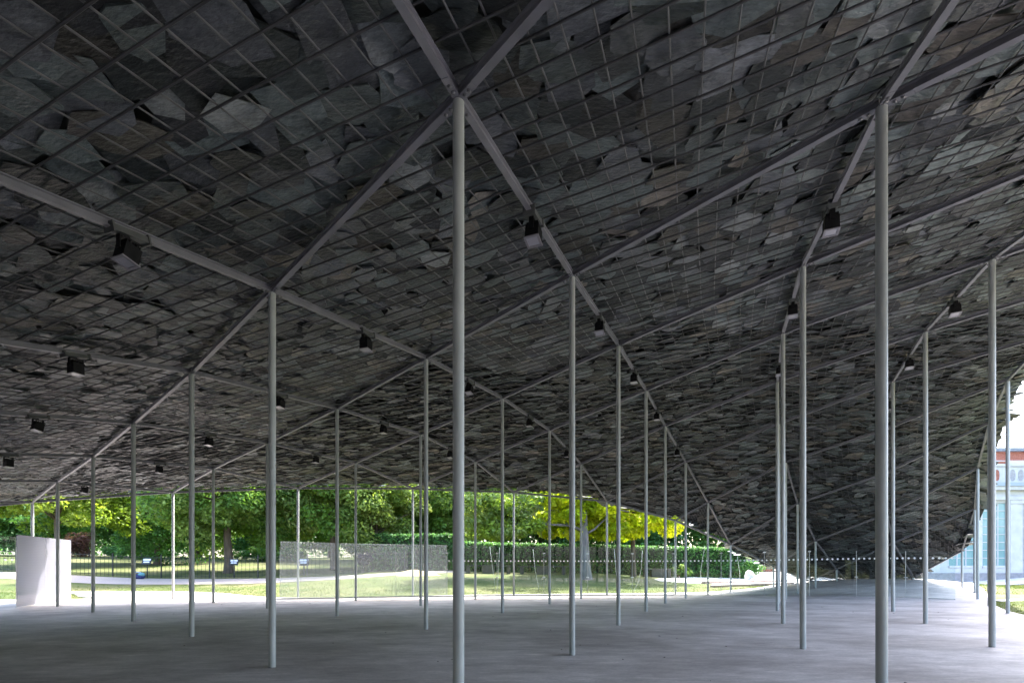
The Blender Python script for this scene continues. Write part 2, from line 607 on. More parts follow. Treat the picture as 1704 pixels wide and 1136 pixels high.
# terrain: one sheet to the horizon, cut along the floor's outline
pts = [Vector((p.x, p.y)) for p in FP]
nb = len(pts)
for gx in np.arange(-60, 60.1, 1.6):
    for gy in np.arange(-24, 70.1, 1.6):
        x, y = gx + R.uniform(-.3, .3), gy + R.uniform(-.3, .3)
        if floor_dist(x, y) > .5:
            pts.append(Vector((x, y)))
for gx in np.arange(-200, 201, 20):
    for gy in np.arange(-120, 261, 20):
        if not (-66 < gx < 66 and -30 < gy < 76):
            pts.append(Vector((gx, gy)))
for a in range(24):
    pts.append(Vector((1400 * math.cos(a * math.pi / 12), 1400 * math.sin(a * math.pi / 12))))
ed = [(i, (i + 1) % nb) for i in range(nb)]
vo, eo, fo, *_ = geometry.delaunay_2d_cdt(pts, ed, [], 0, 1e-5)
tv = []
for p in vo:
    tv.append((p.x, p.y, gz(p.x, p.y)))
terrain = link('lawn_ground', pyd('lawn_ground', tv, [tuple(f) for f in fo], True), None, 'lawn')
terrain['kind'] = 'structure'

pts = [Vector((p.x, p.y)) for p in FP]
for gx in np.arange(-32, 25, 1.0):
    for gy in np.arange(-13, 30, 1.0):
        if in_floor(gx, gy) and floor_dist(gx, gy) > .35:
            pts.append(Vector((gx, gy)))
vo, eo, fo, *_ = geometry.delaunay_2d_cdt(pts, ed, [tuple(range(nb))], 1, 1e-5)
fv = [(p.x, p.y, mound(p.x, p.y)) for p in vo]
ff = [tuple(f) for f in fo]
n0 = len(fv)
for i in range(nb):
    fv.append((FP[i].x, FP[i].y, mound(FP[i].x, FP[i].y) - .12))
for i in range(nb):
    j = (i + 1) % nb
    # skirt round the slab; outline vertices keep their order in the triangulation
    ff.append((i, j, n0 + j, n0 + i))
floor = link('pavilion_floor', pyd('pavilion_floor', fv, ff, False), None, 'floor')
floor['kind'] = 'structure'


def ribbon(name, a, b, m, lift=.02, kind='structure', n=40):
    """sheet draped between two plan polylines"""
    def res(P):
        P = [Vector(p) for p in P]
        L = [0]
        for i in range(1, len(P)):
            L.append(L[-1] + (P[i] - P[i - 1]).length)
        out = []
        for k in range(n + 1):
            s = L[-1] * k / n
            i = max(j for j in range(len(L)) if L[j] <= s + 1e-9)
            i = min(i, len(P) - 2)
            t = (s - L[i]) / (L[i + 1] - L[i])
            out.append(P[i].lerp(P[i + 1], t))
        return out
    A, B = res(a), res(b)
    v, f = [], []
    W = 5
    for k in range(n + 1):
        for w in range(W + 1):
            p = A[k].lerp(B[k], w / W)
            v.append((p.x, p.y, gz(p.x, p.y) + lift))
    for k in range(n):
        for w in range(W):
            i = k * (W + 1) + w
            f.append((i, i + W + 1, i + W + 2, i + 1))
    o = link(name, pyd(name, v, f, True), None, m)
    o['kind'] = kind
    return o


ribbon('gravel_path', [(-60, 29.2), (-30, 29.0), (-16, 29.6), (-9, 31.2), (-3, 34.6), (0, 38)], [(-60, 32.4), (-30, 32.4), (-16, 32.7), (-10, 33.4), (-4.6, 36.2), (-2, 39)], 'gravel')
ribbon('park_path', [(-75, 60.6), (-60, 62), (-46, 66)], [(-75, 62.4), (-60, 63.8), (-46, 67.6)], 'gravel', .03)
ribbon('forecourt', [(9.5, 31.0), (14, 29.6), (18, 30.6), (24, 31.5)], [(9.5, 32.4), (14, 36.5), (19, 42), (24, 42)], 'paving')
ribbon('gallery_pavement', [(22, 27.3), (30, 26.9), (45, 26.6), (60, 26.4)], [(22, 29.9), (30, 29.9), (45, 29.9), (60, 29.9)], 'paving')
ribbon('paving_strip', [(17.2, 17.05), (19.0, 17.3), (24, 17.7), (34, 18)], [(17.35, 17.45), (19.0, 17.9), (24, 18.5), (34, 19)], 'paving', .03)

# ------------------------------------------------------------------ pavilion: columns, beams, rods, slates
pav = empty('slate_pavilion', (0, 12, 0))
tag(pav, 'open pavilion with dark slate roof on slender grey columns and steel grid', 'pavilion')
POFF = Vector((0, 12, 0))


def plink(name, me, m, parent=None):
    o = link(name, me, parent or pav, m)
    if (parent or pav) is pav:
        o.location = -POFF
    return o


CR = .044
for k, p in sorted(NODE.items()):
    if k in ((-1, 10), (0, 9)):
        continue
    zb = mound(p.x, p.y) if in_floor(p.x, p.y) else gz(p.x, p.y)
    h = p.z + .015 - zb
    prof = [(CR + .001, 0), (CR, .02), (CR, h - .02), (CR - .006, h - .005), (CR - .02, h)]
    b = MB().lathe(prof, 20, (p.x, p.y, zb - .01))
    me = b.mesh('column', True)
    for f in me.polygons:
        if len(f.vertices) > 4:
            f.use_smooth = False
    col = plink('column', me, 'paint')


def beam_frame(a, b):
    t = (b - a).normalized()
    x = t.cross(Vector((0, 0, 1))).normalized()
    z = x.cross(t)
    return t, x, z


BH = .078
ISEC = [(-.029, 0), (.029, 0), (.029, .012), (.009, .018), (.009, BH - .016), (.026, BH - .01), (.026, BH), (-.026, BH), (-.026, BH - .01), (-.009, BH - .016), (-.009, .018), (-.029, .012)]
BEAMS = {}
for e in sorted(EDGES):
    a, b = NODE[e[0]].copy(), NODE[e[1]].copy()
    t, x, z = beam_frame(a, b)
    drop = .0 if e[0][0] == e[1][0] else -.003
    A = a + t * .02 + Vector((0, 0, drop))
    B = b - t * .02 + Vector((0, 0, drop))
    n = len(ISEC)
    vs = [A + x * px + z * pz for px, pz in ISEC] + [B + x * px + z * pz for px, pz in ISEC]
    fs = [(i, (i + 1) % n, n + (i + 1) % n, n + i) for i in range(n)] + [tuple(range(n - 1, -1, -1)), tuple(range(n, 2 * n))]
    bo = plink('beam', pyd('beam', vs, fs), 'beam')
    BEAMS[e] = bo
    # splice plates and bolts at heads near enough to show them
    for end, (P, d) in enumerate(((a, t), (b, -t))):
        if 2.5 < P.y < 13.0 and abs(P.x / P.y) < 1.15:
            sp = MB()
            w = .028
            c0 = P + d * .03 + Vector((0, 0, drop - .0035))
            vs = [c0 + x * (-w), c0 + x * w, c0 + d * .2 + x * w, c0 + d * .2 - x * w]
            vs += [v_ + z * .003 for v_ in vs]
            sp.add(vs, [(0, 1, 2, 3), (4, 7, 6, 5), (0, 4, 5, 1), (1, 5, 6, 2), (2, 6, 7, 3), (3, 7, 4, 0)])
            sp.obj('splice_plate', 'beam', bo)
            for q in (.095, .155):
                bb = MB()
                cc = P + d * q + Vector((0, 0, drop - .0035))
                vs, fs = [], []
                for rr, hh in ((.016, 0), (.016, -.006), (.008, -.013)):
                    vs += [cc + (x * math.cos(i * math.pi / 4) + d * math.sin(i * math.pi / 4)) * rr + z * hh for i in range(8)]
                for i in range(2):
                    for j in range(8):
                        fs.append((i * 8 + j, i * 8 + (j + 1) % 8, i * 8 + 8 + (j + 1) % 8, i * 8 + 8 + j))
                fs.append(tuple(range(16, 24)))
                bb.add(vs, fs).obj('bolt', 'bolt', bo)

# rods: 15 to a bay in both directions, resting on the beams
RODZ = BH + .008
rods = []
NB = 15


def rod_line(pl, r, dz, m):
    pl = [p + Vector((0, 0, dz)) for p in pl]
    me = MB().tube(pl, r, 5).mesh('rod', True)
    y = min(p.y for p in pl if p.y > 1) if any(p.y > 1 for p in pl) else 99
    me.materials.append(M[m])
    rods.append((y, me))


vs_all = sorted({k[1] for k in PATCH})
us_all = sorted({k[0] for k in PATCH})
SK = .39          # the mesh is square: these rods cross the beams askew
u_lo, u_hi = min(us_all), max(us_all) + 1
for ci in range(int((min(vs_all) + SK * u_lo - 1) * NB), int((max(vs_all) + 1 + SK * u_hi + 1) * NB)):
    c_ = (ci + .5) / NB
    run = []
    NS = 6
    for k in range((u_hi - u_lo) * NS + 1):
        uu = u_lo + k / NS
        vv = c_ - SK * uu
        iu = min(int(math.floor(uu + 1e-6)), u_hi - 1)
        iv = int(math.floor(vv))
        hit = None
        for cand in ((iu, iv), (iu - 1, iv)):
            if cand in PATCH:
                s_, t_ = uu - cand[0], vv - cand[1]
                if s_ <= 1.001 and (not PATCH[cand][1] or s_ + t_ <= 1.0):
                    hit = pat(cand, s_, t_)
                    break
        if hit is not None:
            run.append(hit)
        if (hit is None or k == (u_hi - u_lo) * NS):
            if len(run) > 1:
                rod_line(run, .0098, RODZ, 'rod')
            run = []
for u in us_all:
    for j in range(1, NB):
        s = j / NB
        run = []
        for v in range(min(vs_all), max(vs_all) + 2):
            if (u, v) in PATCH:
                tri = PATCH[(u, v)][1]
                if not run:
                    run.append(pat((u, v), s, -.02))
                run.append(pat((u, v), s, (1 - s) if tri else 1.0))
            else:
                if len(run) > 1:
                    rod_line(run, .0075, RODZ + .016, 'rod_pale')
                run = []
rods.sort(key=lambda r: r[0])
for y, me in rods[:300]:
    plink('rod', me, 'rod')
if len(rods) > 300:
    for m_ in ('rod', 'rod_pale'):
        mb = MB()
        for y, me in rods[300:]:
            if me.materials[0] is M[m_]:
                mb.add([v.co.copy() for v in me.vertices], [tuple(p.vertices) for p in me.polygons])
        if mb.v:
            o = plink('rods_far', mb.mesh('rods_far'), m_)
            o['kind'] = 'stuff'

# roof surface sampled from the bays, run on past the edges for the slate overhang
EXT = .17
bvv, bvf, uvv, uvf = [], [], [], []
for (u, v), (p, tri) in PATCH.items():
    s0 = 0 if (u - 1, v) in PATCH else -EXT
    t0 = 0 if (u, v - 1) in PATCH else -EXT
    s1 = 1 if ((u + 1, v) in PATCH or tri) else 1 + EXT
    t1 = 1 if ((u, v + 1) in PATCH or tri) else 1 + EXT
    n = 8
    for lim, VV, FF_, e in ((EXT, bvv, bvf, 1.0), (0, uvv, uvf, .95)):
        a0, a1 = s0 * e, 1 + (s1 - 1) * e
        c0, c1 = t0 * e, 1 + (t1 - 1) * e
        base = len(VV)
        for i in range(n + 1):
            for j in range(n + 1):
                s = a0 + (a1 - a0) * i / n
                t = c0 + (c1 - c0) * j / n
                if tri:
                    mx_ = 1 + (.035 if lim else .055)
                    if s + t > mx_:
                        s, t = s * mx_ / (s + t), t * mx_ / (s + t)
                VV.append(pat((u, v), s, t))
        for i in range(n):
            for j in range(n):
                a = base + i * (n + 1) + j
                FF_.append((a, a + 1, a + n + 2))
                FF_.append((a, a + n + 2, a + n + 1))
bvh = BVHTree.FromPolygons([tuple(v) for v in bvv], bvf)
UZ = RODZ + .21
cover = plink('slates_and_shade_sheet', pyd('slates_and_shade_sheet', [v + Vector((0, 0, UZ)) for v in uvv], uvf, True), 'gap_shade_sheet')  # added dark sheet above the slates, stands for the shade in their gaps


def roof_at(x, y):
    h = bvh.ray_cast(Vector((x, y, 20)), Vector((0, 0, -1)))
    return h[0]


def slate_color():
    r = R.random()
    b = .019 + .138 * R.random() ** 1.45
    if r < .05:
        c = (b * 1.22, b * 1.14, b * 1.0)
    elif r < .11:
        c = (b * 1.12, b * 1.04, b * .94)
    elif r < .62:
        c = (b * .80, b * 1.0, b * 1.06)
    elif r < .92:
        c = (b * .86, b * .95, b * 1.10)
    else:
        c = (b * 1.35, b * 1.5, b * 1.6)
    return (*c, 1)


slates = []      # (screen size, verts, faces, colour)
y = -11.5
row = 0
while y < 27.6:
    x = -23.5 + R.uniform(0, .4)
    while x < 22.5:
        near = y < 9
        w = R.choice((R.uniform(.22, .40), R.uniform(.34, .60), R.uniform(.34, .60)))
        if near:
            w *= 1.02
        x += w * .5
        cy = y + R.uniform(-.07, .07)
        p = roof_at(x, cy)
        if p is not None:
            pa = roof_at(x + .15, cy) or p + Vector((.15, 0, 0))
            pb = roof_at(x, cy + .15) or p + Vector((0, .15, 0))
            ta = (pa - p)
            tb = (pb - p)
            if abs(ta.z) > .4:
                ta = Vector((.15, 0, 0))
            if abs(tb.z) > .4:
                tb = Vector((0, .15, 0))
            ta.normalize()
            nrm = ta.cross(tb).normalized()
            dn = nrm.cross(ta)                     # +Y-ish along the surface
            if tb.z > .01:
                dn = -dn                           # tails point downhill
                ta = -ta
            tilt = R.gauss(.15, .10) if near else R.gauss(.19, .13)
            roll = R.gauss(0, .10 if near else .07)
            yaw = R.gauss(0, .22 if near else .16)
            h = R.uniform(.27, .47) * (1.04 if near else 1)
            ww = w * (R.uniform(.92, 1.15) if near else R.uniform(.93, 1.2))
            th = R.uniform(.010, .03)
            ax = (ta * math.cos(yaw) + dn * math.sin(yaw))
            ay = (dn * math.cos(yaw) - ta * math.sin(yaw))
            ay = (ay + nrm * tilt).normalized()
            ax = (ax + nrm * roll).normalized()
            nn = ax.cross(ay).normalized()
            # broken outline
            k = R.choice((5, 6, 6, 7, 8))
            outl = []
            a0 = R.uniform(0, 6.28)
            cham = R.uniform(.45, 1.0)
            for i in range(k):
                a = a0 + 2 * math.pi * (i + R.uniform(-.28, .28)) / k
                ca, sa = math.cos(a), math.sin(a)
                sup = (abs(ca) ** 5 + abs(sa) ** 5) ** (-1 / 5)
                rr = sup * R.uniform(.78, 1.10)
                outl.append((ca * rr * ww * .56, sa * rr * h * .56))
            low = max(-(ax * px + ay * py).dot(nrm) for px, py in outl)
            c = p + Vector((0, 0, RODZ + .027)) + nrm * (R.uniform(0, .05) + low * (.82 if near else .62))
            lo = [c + ax * px + ay * py for px, py in outl]
            bev = R.uniform(.93, .985)
            hi = [c + ax * px * bev + ay * py * bev + nn * th for px, py in outl]
            vs = lo + hi
            fs = [tuple(range(k - 1, -1, -1)), tuple(range(k, 2 * k))] + [(i, (i + 1) % k, k + (i + 1) % k, k + i) for i in range(k)]
            size = 0
            if c.y > 1.2:
                sx, sy = CX + F * c.x / c.y, HOR - F * (c.z - EYE) / c.y
                if -40 < sx < 1744 and -40 < sy < 1136:
                    vd = (c - Vector((0, 0, EYE))).normalized()
                    size = ww * h * abs(nn.dot(vd)) / (c - Vector((0, 0, EYE))).length_squared
            slates.append((size, vs, fs, slate_color()))
        x += w * .5
    y += .23 if y < 9 else .215
    row += 1
slates.sort(key=lambda s: -s[0])


def slate_mesh(name, items):
    V, Fc, cols = [], [], []
    for sz, vs, fs, cc in items:
        n = len(V)
        V += [tuple(v) for v in vs]
        Fc += [tuple(i + n for i in f) for f in fs]
        cols += [cc] * len(vs)
    me = bpy.data.meshes.new(name)
    me.from_pydata(V, [], Fc)
    at = me.color_attributes.new('col', 'FLOAT_COLOR', 'POINT')
    at.data.foreach_set('color', np.array(cols, dtype=np.float32).ravel())
    me.update()
    return me


for it in slates[:300]:
    link('slate', slate_mesh('slate', [it]), cover, 'slate')
o = link('slates_remaining', slate_mesh('slates_remaining', slates[300:]), cover, 'slate')
o['kind'] = 'stuff'
print('slates', len(slates), 'rods', len(rods))

# ------------------------------------------------------------------ spotlights clamped under the beams
LAMPS = [((1, -1), 213, 'black box spotlight, large, nearest lamp at upper left with cable loop'),
         ((0, 0), 888, 'black box spotlight between the nearest middle column and the next column behind it'),
         ((-1, 1), 1383, 'black box spotlight behind the large right-hand column, under the beam running from it'),
         ((1, 0), 609, 'black box spotlight midway along the beam right of the second column from the left front'),
         ((2, -1), 126, 'black box spotlight at left, second below the largest one'),
         ((2, 0), 466, 'black box spotlight just right of the left front column, half hidden behind it'),
         ((0, 1), 998, 'black box spotlight second from the camera on the central ridge beam'),
         ((1, 1), 781, 'black box spotlight peeking out right behind the nearest middle column'),
         ((-1, 2), 1319, 'black box spotlight left of the tall column at right, upper of the pair there'),
         ((-2, 3), 1589, 'black box spotlight at far right under the beam beside the rightmost near column'),
         ((3, -1), 63, 'black box spotlight at left edge, third below the largest one'),
         ((3, 0), 348, 'small black spotlight right of the third left column on the receding beam'),
         ((2, 1), 638, 'small black spotlight between two thin columns left of the nearest middle column'),
         ((1, 2), 881, 'small black spotlight on the beam falling right from the column beyond the nearest one'),
         ((0, 2), 1055, 'black box spotlight third from the camera on the central ridge beam'),
         ((0, 3), 1093, 'tiny black spotlight fourth from the camera on the central ridge beam'),
         ((-2, 4), 1513, 'black box spotlight at right, second along the beam right of the large column'),
         ((-2, 5), 1480, 'small black spotlight half hidden by the right edge of the large right column'),
         ((-1, 3), 1297, 'small black spotlight left of the tall column at right, lower of the pair there'),
         ((4, -1), 14, 'small black spotlight at the very left edge of the roof, lowest there'),
         ((4, 0), 265, 'tiny black spotlight low at left between two thin columns'),
         ((3, 1), 526, 'tiny black spotlight above the frosted glass panel, under the low beam'),
         ((2, 2), 749, 'tiny black spotlight touching the left side of the nearest middle column'),
         ((1, 3), 943, 'tiny black spotlight half hidden behind the column right of the centre'),
         ((0, 4), 1127, 'tiny black spotlight fifth from the camera on the central ridge beam'),
         ((5, 0), 116, 'tiny black spotlight silhouetted against bright leaves at left roof edge'),
         ((-3, 9), 1613, 'tiny black spotlight on the right roof edge against the teal windows')]


def make_lamp(e0, px, label):
    a, b = NODE[e0], NODE[(e0[0], e0[1] + 1)]
    k = (px - CX) / F
    d = b - a
    t = (k * a.y - a.x) / (d.x - k * d.y)
    t = min(max(t, .2), .8)
    p = a + d * t
    tt, x, z = beam_frame(a, b)
    th = Vector((tt.x, tt.y, 0)).normalized()
    side = Vector((-th.y, th.x, 0))
    root = empty('spotlight', p)
    tag(root, label, 'spotlight', 'spotlights under the roof beams')
    root.scale = (.9, .9, .9)
    Mx = Matrix((th, side, Vector((0, 0, 1)))).transposed().to_4x4()
    Sl = Matrix((tt, x, z)).transposed().to_4x4()
    mb = MB().box(-.17, .17, -.062, .062, -.03, .03, Sl)
    mb.box(-.19, -.17, -.075, .075, -.05, .05, Sl).box(.17, .19, -.075, .075, -.05, .05, Sl)
    mb.obj('clamp_plate', 'bracket', root)
    y_ = MB().box(-.085, .085, -.03, .03, -.065, -.045, Mx)
    y_.box(-.097, -.085, -.03, .03, -.19, -.045, Mx).box(.085, .097, -.03, .03, -.19, -.045, Mx)
    y_.tube([Mx @ Vector((0, 0, -.05)), Vector((0, 0, -.02))], .02, 8)
    y_.obj('yoke', 'black', root)
    ti = Matrix.Translation(Mx @ Vector((0, 0, -.19))) @ Mx @ Matrix.Rotation(R.uniform(-.02, .22), 4, 'Y')
    h = MB()
    h.box(-.078, .078, -.085, .085, -.115, .06, ti)
    for i in range(5):
        h.box(-.07 + i * .032, -.062 + i * .032, -.075, .075, .06, .098, ti)
    hs = h.obj('housing', 'black', root)
    fr = MB()
    for b4 in ((-.09, .09, -.095, -.068), (-.09, .09, .068, .095), (-.09, -.062, -.068, .068), (.062, .09, -.068, .068)):
        fr.box(b4[0], b4[1], b4[2], b4[3], -.128, -.114, ti)
    f_ = fr.obj('lens_frame', 'lens_frame', root)
    MB().box(-.06, .06, -.066, .066, -.122, -.116, ti).obj('lens', 'lens', root)
    cab = []
    for i in range(11):
        q = i / 10
        cab.append(Mx @ Vector((.09 + .07 * math.sin(q * math.pi), .05, -.17 + .15 * q + .02 * math.sin(q * 6))))
    cab += [Mx @ Vector((.2, .06, .01)), Mx @ Vector((.34, .06, .05))]
    MB().tube(cab, .006, 5).obj('cable', 'black', root, True)
    return root


for e0, px, lab in LAMPS:
    make_lamp(e0, px, lab)

# ------------------------------------------------------------------ glass screens
GL = [(466, 995, 900), (565, 993.5, 903), (659, 991.5, 905), (744, 990.5, 906.5), (827, 989.5, 907.5), (905, 989, 908), (978, 988.5, 909), (1052, 988.3, 910.5),
      (1120, 988.3, 912), (1200, 990, 913), (1272, 991.5, 914), (1347, 992.5, 915), (1425, 994.5, 916), (1507, 997, 916.5), (1590, 1000, 917)]
names = ['fritted', 'fritted', 'fritted'] + ['clear'] * 11
LABG = ['leftmost panel of the dotted frosted glass screen before the railings', 'middle panel of the dotted frosted glass screen in front of the trees',
        'rightmost panel of the dotted frosted glass screen beside the clear glass',
        'clear glass panel adjoining the dotted frosted screen on its right', 'clear glass panel just right of the nearest middle column',
        'clear glass panel left of the thick grey tree trunk', 'clear glass panel in front of the thick grey tree trunk', 'clear glass panel in front of the yellow tree trunk',
        'clear glass panel before the hedge end, left of the pink steps', 'clear glass panel in front of the pink curved steps', 'clear glass panel where the roof edge comes down behind the twin columns',
        'clear glass panel left of the large right column, slate wall behind', 'clear glass panel behind the large right column, slate wall behind',
        'rightmost clear glass panel reaching towards the white building']


def panel(p0, p1, h0, h1, kind, label, dots=True):
    """p0,p1 base points"""
    d = (p1 - p0)
    L = Vector((d.x, d.y, 0)).length
    dz = p1.z - p0.z
    root = empty('glass_panel', p0)
    root.rotation_euler = (0, 0, math.atan2(d.y, d.x))
    tag(root, label, 'glass panel', 'glass screens round the pavilion edge')
    g = .008
    t = .006
    vs = [(g, -t, .01), (L - g, -t, .01 + dz), (L - g, -t, h1 + dz), (g, -t, h0)]
    vs = vs + [(x, t, z) for x, y, z in vs]
    MB().add(vs, [(0, 1, 2, 3), (7, 6, 5, 4), (0, 4, 5, 1), (1, 5, 6, 2), (2, 6, 7, 3), (3, 7, 4, 0)]).obj('pane', {'fritted': 'frit', 'dense': 'frit_dense'}.get(kind, 'glass'), root)
    if kind == 'clear' and dots:
        mb = MB()
        n = max(int(L / .165), 2)
        for i in range(n):
            cx = (i + .5) * L / n
            cz = 1.52 + dz * cx / L
            mb.add([(cx + .038 * math.cos(a * math.pi / 5), -t - .003, cz + .038 * math.sin(a * math.pi / 5)) for a in range(10)], [tuple(range(10))])
        mb.obj('dot_row', 'dot', root)
    for zc in (.78, 1.86):
        if zc < h0 - .03 and kind == 'clear':
            MB().box(-.055, .055, -.028, .028, zc - .022, zc + .022).obj('clamp', 'clamp', root)
    MB().box(.0, L, -.025, .025, -.03, .012, Matrix.Shear('XZ', 4, (0, 0)) if False else None).obj('base_rail', 'clamp', root) if abs(dz) < .02 else None
    MB().tube([(0, 0, .0), (0, 0, min(h0, 1.9))], .009, 6).obj('edge_strip', 'clamp', root)
    return root


GP = []
for x, yb, yt in GL:
    Y = EYE * F / (yb - HOR)
    q = Vector(((x - CX) * Y / F, Y, 0))
    q.z = mound(q.x, q.y)
    top = EYE + (HOR - yt) * Y / F
    GP.append((q, top - q.z))
for i in range(len(GP) - 1):
    panel(GP[i][0], GP[i + 1][0], GP[i][1], GP[i + 1][1], names[i], LABG[i])


def gpt(x, yb):
    Y = EYE * F / (yb - HOR)
    return Vector(((x - CX) * Y / F, Y, 0))


panel(gpt(27, 1010), gpt(76, 1003), 2.28, 2.28, 'dense', 'nearer panel of the white dotted frosted screen at far left')
panel(gpt(76, 1003), gpt(118, 997.5), 2.28, 2.28, 'dense', 'farther panel of the white dotted frosted screen at far left')
a, b = gpt(-110, 1007), gpt(26, 1001)
panel(a, b, 2.35, 2.35, 'clear', 'clear glass panel cut off by the left edge of the photo')

# ------------------------------------------------------------------ vegetation
def leaves_mesh(name, centers, radii, n_each, size, cols, droop=.5, flat=.6, jit=.35, rng=NR):
    """diamond leaf faces spread through clumps; centers (N,3), radii (N,3)"""
    N = len(centers)
    T = N * n_each
    c = np.repeat(centers, n_each, axis=0)
    r = np.repeat(radii, n_each, axis=0)
    d = rng.normal(size=(T, 3))
    d /= np.linalg.norm(d, axis=1)[:, None]
    rad = rng.uniform(.35, 1.0, T) ** .55
    pos = c + d * rad[:, None] * r
    nrm = d * .45 + rng.normal(size=(T, 3)) * .55 + np.array([0, -.1, .75])
    nrm /= np.linalg.norm(nrm, axis=1)[:, None]
    ax = rng.normal(size=(T, 3)) + np.array([0, 0, -droop])
    ax -= (ax * nrm).sum(1)[:, None] * nrm
    ax /= np.linalg.norm(ax, axis=1)[:, None]
    ay = np.cross(nrm, ax)
    s = size * rng.uniform(.6, 1.35, T)[:, None]
    v = np.empty((T, 4, 3), dtype=np.float32)
    v[:, 0] = pos - ax * s * .5
    v[:, 1] = pos + ay * s * flat * .5 + nrm * s * .06
    v[:, 2] = pos + ax * s * .6
    v[:, 3] = pos - ay * s * flat * .5 + nrm * s * .06
    me = bpy.data.meshes.new(name)
    me.vertices.add(T * 4)
    me.vertices.foreach_set('co', v.ravel())
    me.loops.add(T * 4)
    me.loops.foreach_set('vertex_index', np.arange(T * 4, dtype=np.int32))
    me.polygons.add(T)
    me.polygons.foreach_set('loop_start', np.arange(0, T * 4, 4, dtype=np.int32))
    me.polygons.foreach_set('loop_total', np.full(T, 4, dtype=np.int32))
    cl = np.array(cols, dtype=np.float32)
    base = cl[rng.randint(0, len(cl), N)]
    base = np.repeat(base, n_each, axis=0) * rng.uniform(1 - jit, 1 + jit, (T, 1))
    alpha = np.ones((T, 1))
    cc = np.repeat(np.concatenate([base, alpha], 1), 4, axis=0).astype(np.float32)
    at = me.color_attributes.new('col', 'FLOAT_COLOR', 'POINT')
    at.data.foreach_set('color', cc.ravel())
    me.update(calc_edges=True)
    return me


LIME = [(0.138, 0.252, 0.057), (0.114, 0.22, 0.048), (0.179, 0.292, 0.068), (0.09, 0.187, 0.046)]
DARK = [(0.087, 0.209, 0.07), (0.116, 0.255, 0.079), (0.07, 0.174, 0.059), (0.133, 0.284, 0.098)]
PALE = [(0.2, 0.286, 0.086), (0.172, 0.264, 0.072), (0.243, 0.315, 0.108), (0.143, 0.229, 0.064)]
BRIGHT = [(0.21, 0.308, 0.049), (0.182, 0.28, 0.042), (0.252, 0.336, 0.063), (0.14, 0.231, 0.038)]
YELLOW = [(.43, .50, .025), (.50, .55, .03), (.34, .43, .025), (.56, .58, .05)]


def tree_parts(crown_c, crown_r, nclump, n_each, leaf, cols, trunk_h, tr, clump_r=1.1, seed=1, low=-1.0, shell=.55):
    rng = np.random.RandomState(seed)
    cs = []
    while len(cs) < nclump:
        d = rng.normal(size=3)
        d /= np.linalg.norm(d)
        if d[2] < low:
            continue
        k = rng.uniform(shell, 1.0)
        bulge = 1 + .18 * math.sin(3 * math.atan2(d[1], d[0]) + seed) + .1 * math.sin(5 * d[2] + seed)
        cs.append(np.array(crown_c) + d * np.array(crown_r) * k * bulge)
    cs = np.array(cs)
    rr = np.repeat(rng.uniform(.65, 1.35, (nclump, 1)) * clump_r, 3, axis=1) * np.array([1.15, 1.15, .72])
    crown = leaves_mesh('crown', cs, rr, n_each, leaf, cols, rng=rng)
    mb = MB()
    rl = random.Random(seed)
    H = trunk_h
    tp = [Vector((0, 0, -.3)), Vector((0, 0, .25)), Vector((.05, .02, H * .4)), Vector((-.05, .06, H)), Vector((.1, 0, H + (crown_c[2] + crown_r[2] * .5 - H) * .9))]
    mb.tube(tp, [tr * 1.5, tr * 1.12, tr, tr * .85, tr * .25], 12)
    idx = rng.choice(nclump, min(16, nclump), replace=False)
    for i in idx:
        e = Vector(cs[i])
        s = tp[3].lerp(tp[4], rl.uniform(0, .5))
        mid = s.lerp(e, .5) + Vector((rl.uniform(-.4, .4), rl.uniform(-.4, .4), rl.uniform(.1, .7)))
        mb.tube([s, s.lerp(mid, .5), mid, e], [tr * .42, tr * .3, tr * .2, tr * .05], 6)
    return crown, mb.mesh('trunk', True)


def place_tree(name, parts, loc, rz, label, leafm, barkm='bark', sc=1.0, group=None, cat='tree'):
    t = empty(name, loc)
    t.rotation_euler = (0, 0, rz)
    t.scale = (sc, sc, sc)
    tag(t, label, cat, group)
    link('crown', parts[0], t, leafm)
    link('trunk', parts[1], t, barkm)
    return t


def gat(x, Y):
    X = (x - CX) * Y / F
    return (X, Y, gz(X, Y))


limeA = tree_parts((0, 0, 6.6), (5.2, 5.2, 5.8), 170, 330, .26, LIME + PALE[:2], 2.6, .30, 1.15, 3, -.86)
limeB = tree_parts((0, 0, 7.2), (5.6, 5.6, 5.6), 170, 330, .26, LIME + PALE, 3.2, .30, 1.15, 5, -.8)
darkA = tree_parts((0, 0, 6.5), (5.0, 5.0, 6.2), 150, 320, .28, DARK, 1.6, .28, 1.25, 8, -.96)
darkB = tree_parts((0, 0, 8.5), (7.0, 7.0, 8.2), 180, 320, .36, DARK + LIME[:2], 2.0, .40, 1.6, 9, -.96)
brightA = tree_parts((0, 0, 6.6), (5.4, 5.4, 3.9), 130, 300, .27, BRIGHT, 3.4, .2, 1.0, 12, -.8)
paleA = tree_parts((0, 0, 6.0), (3.6, 3.6, 4.6), 110, 340, .24, PALE, 2.4, .22, .95, 14, -.9)

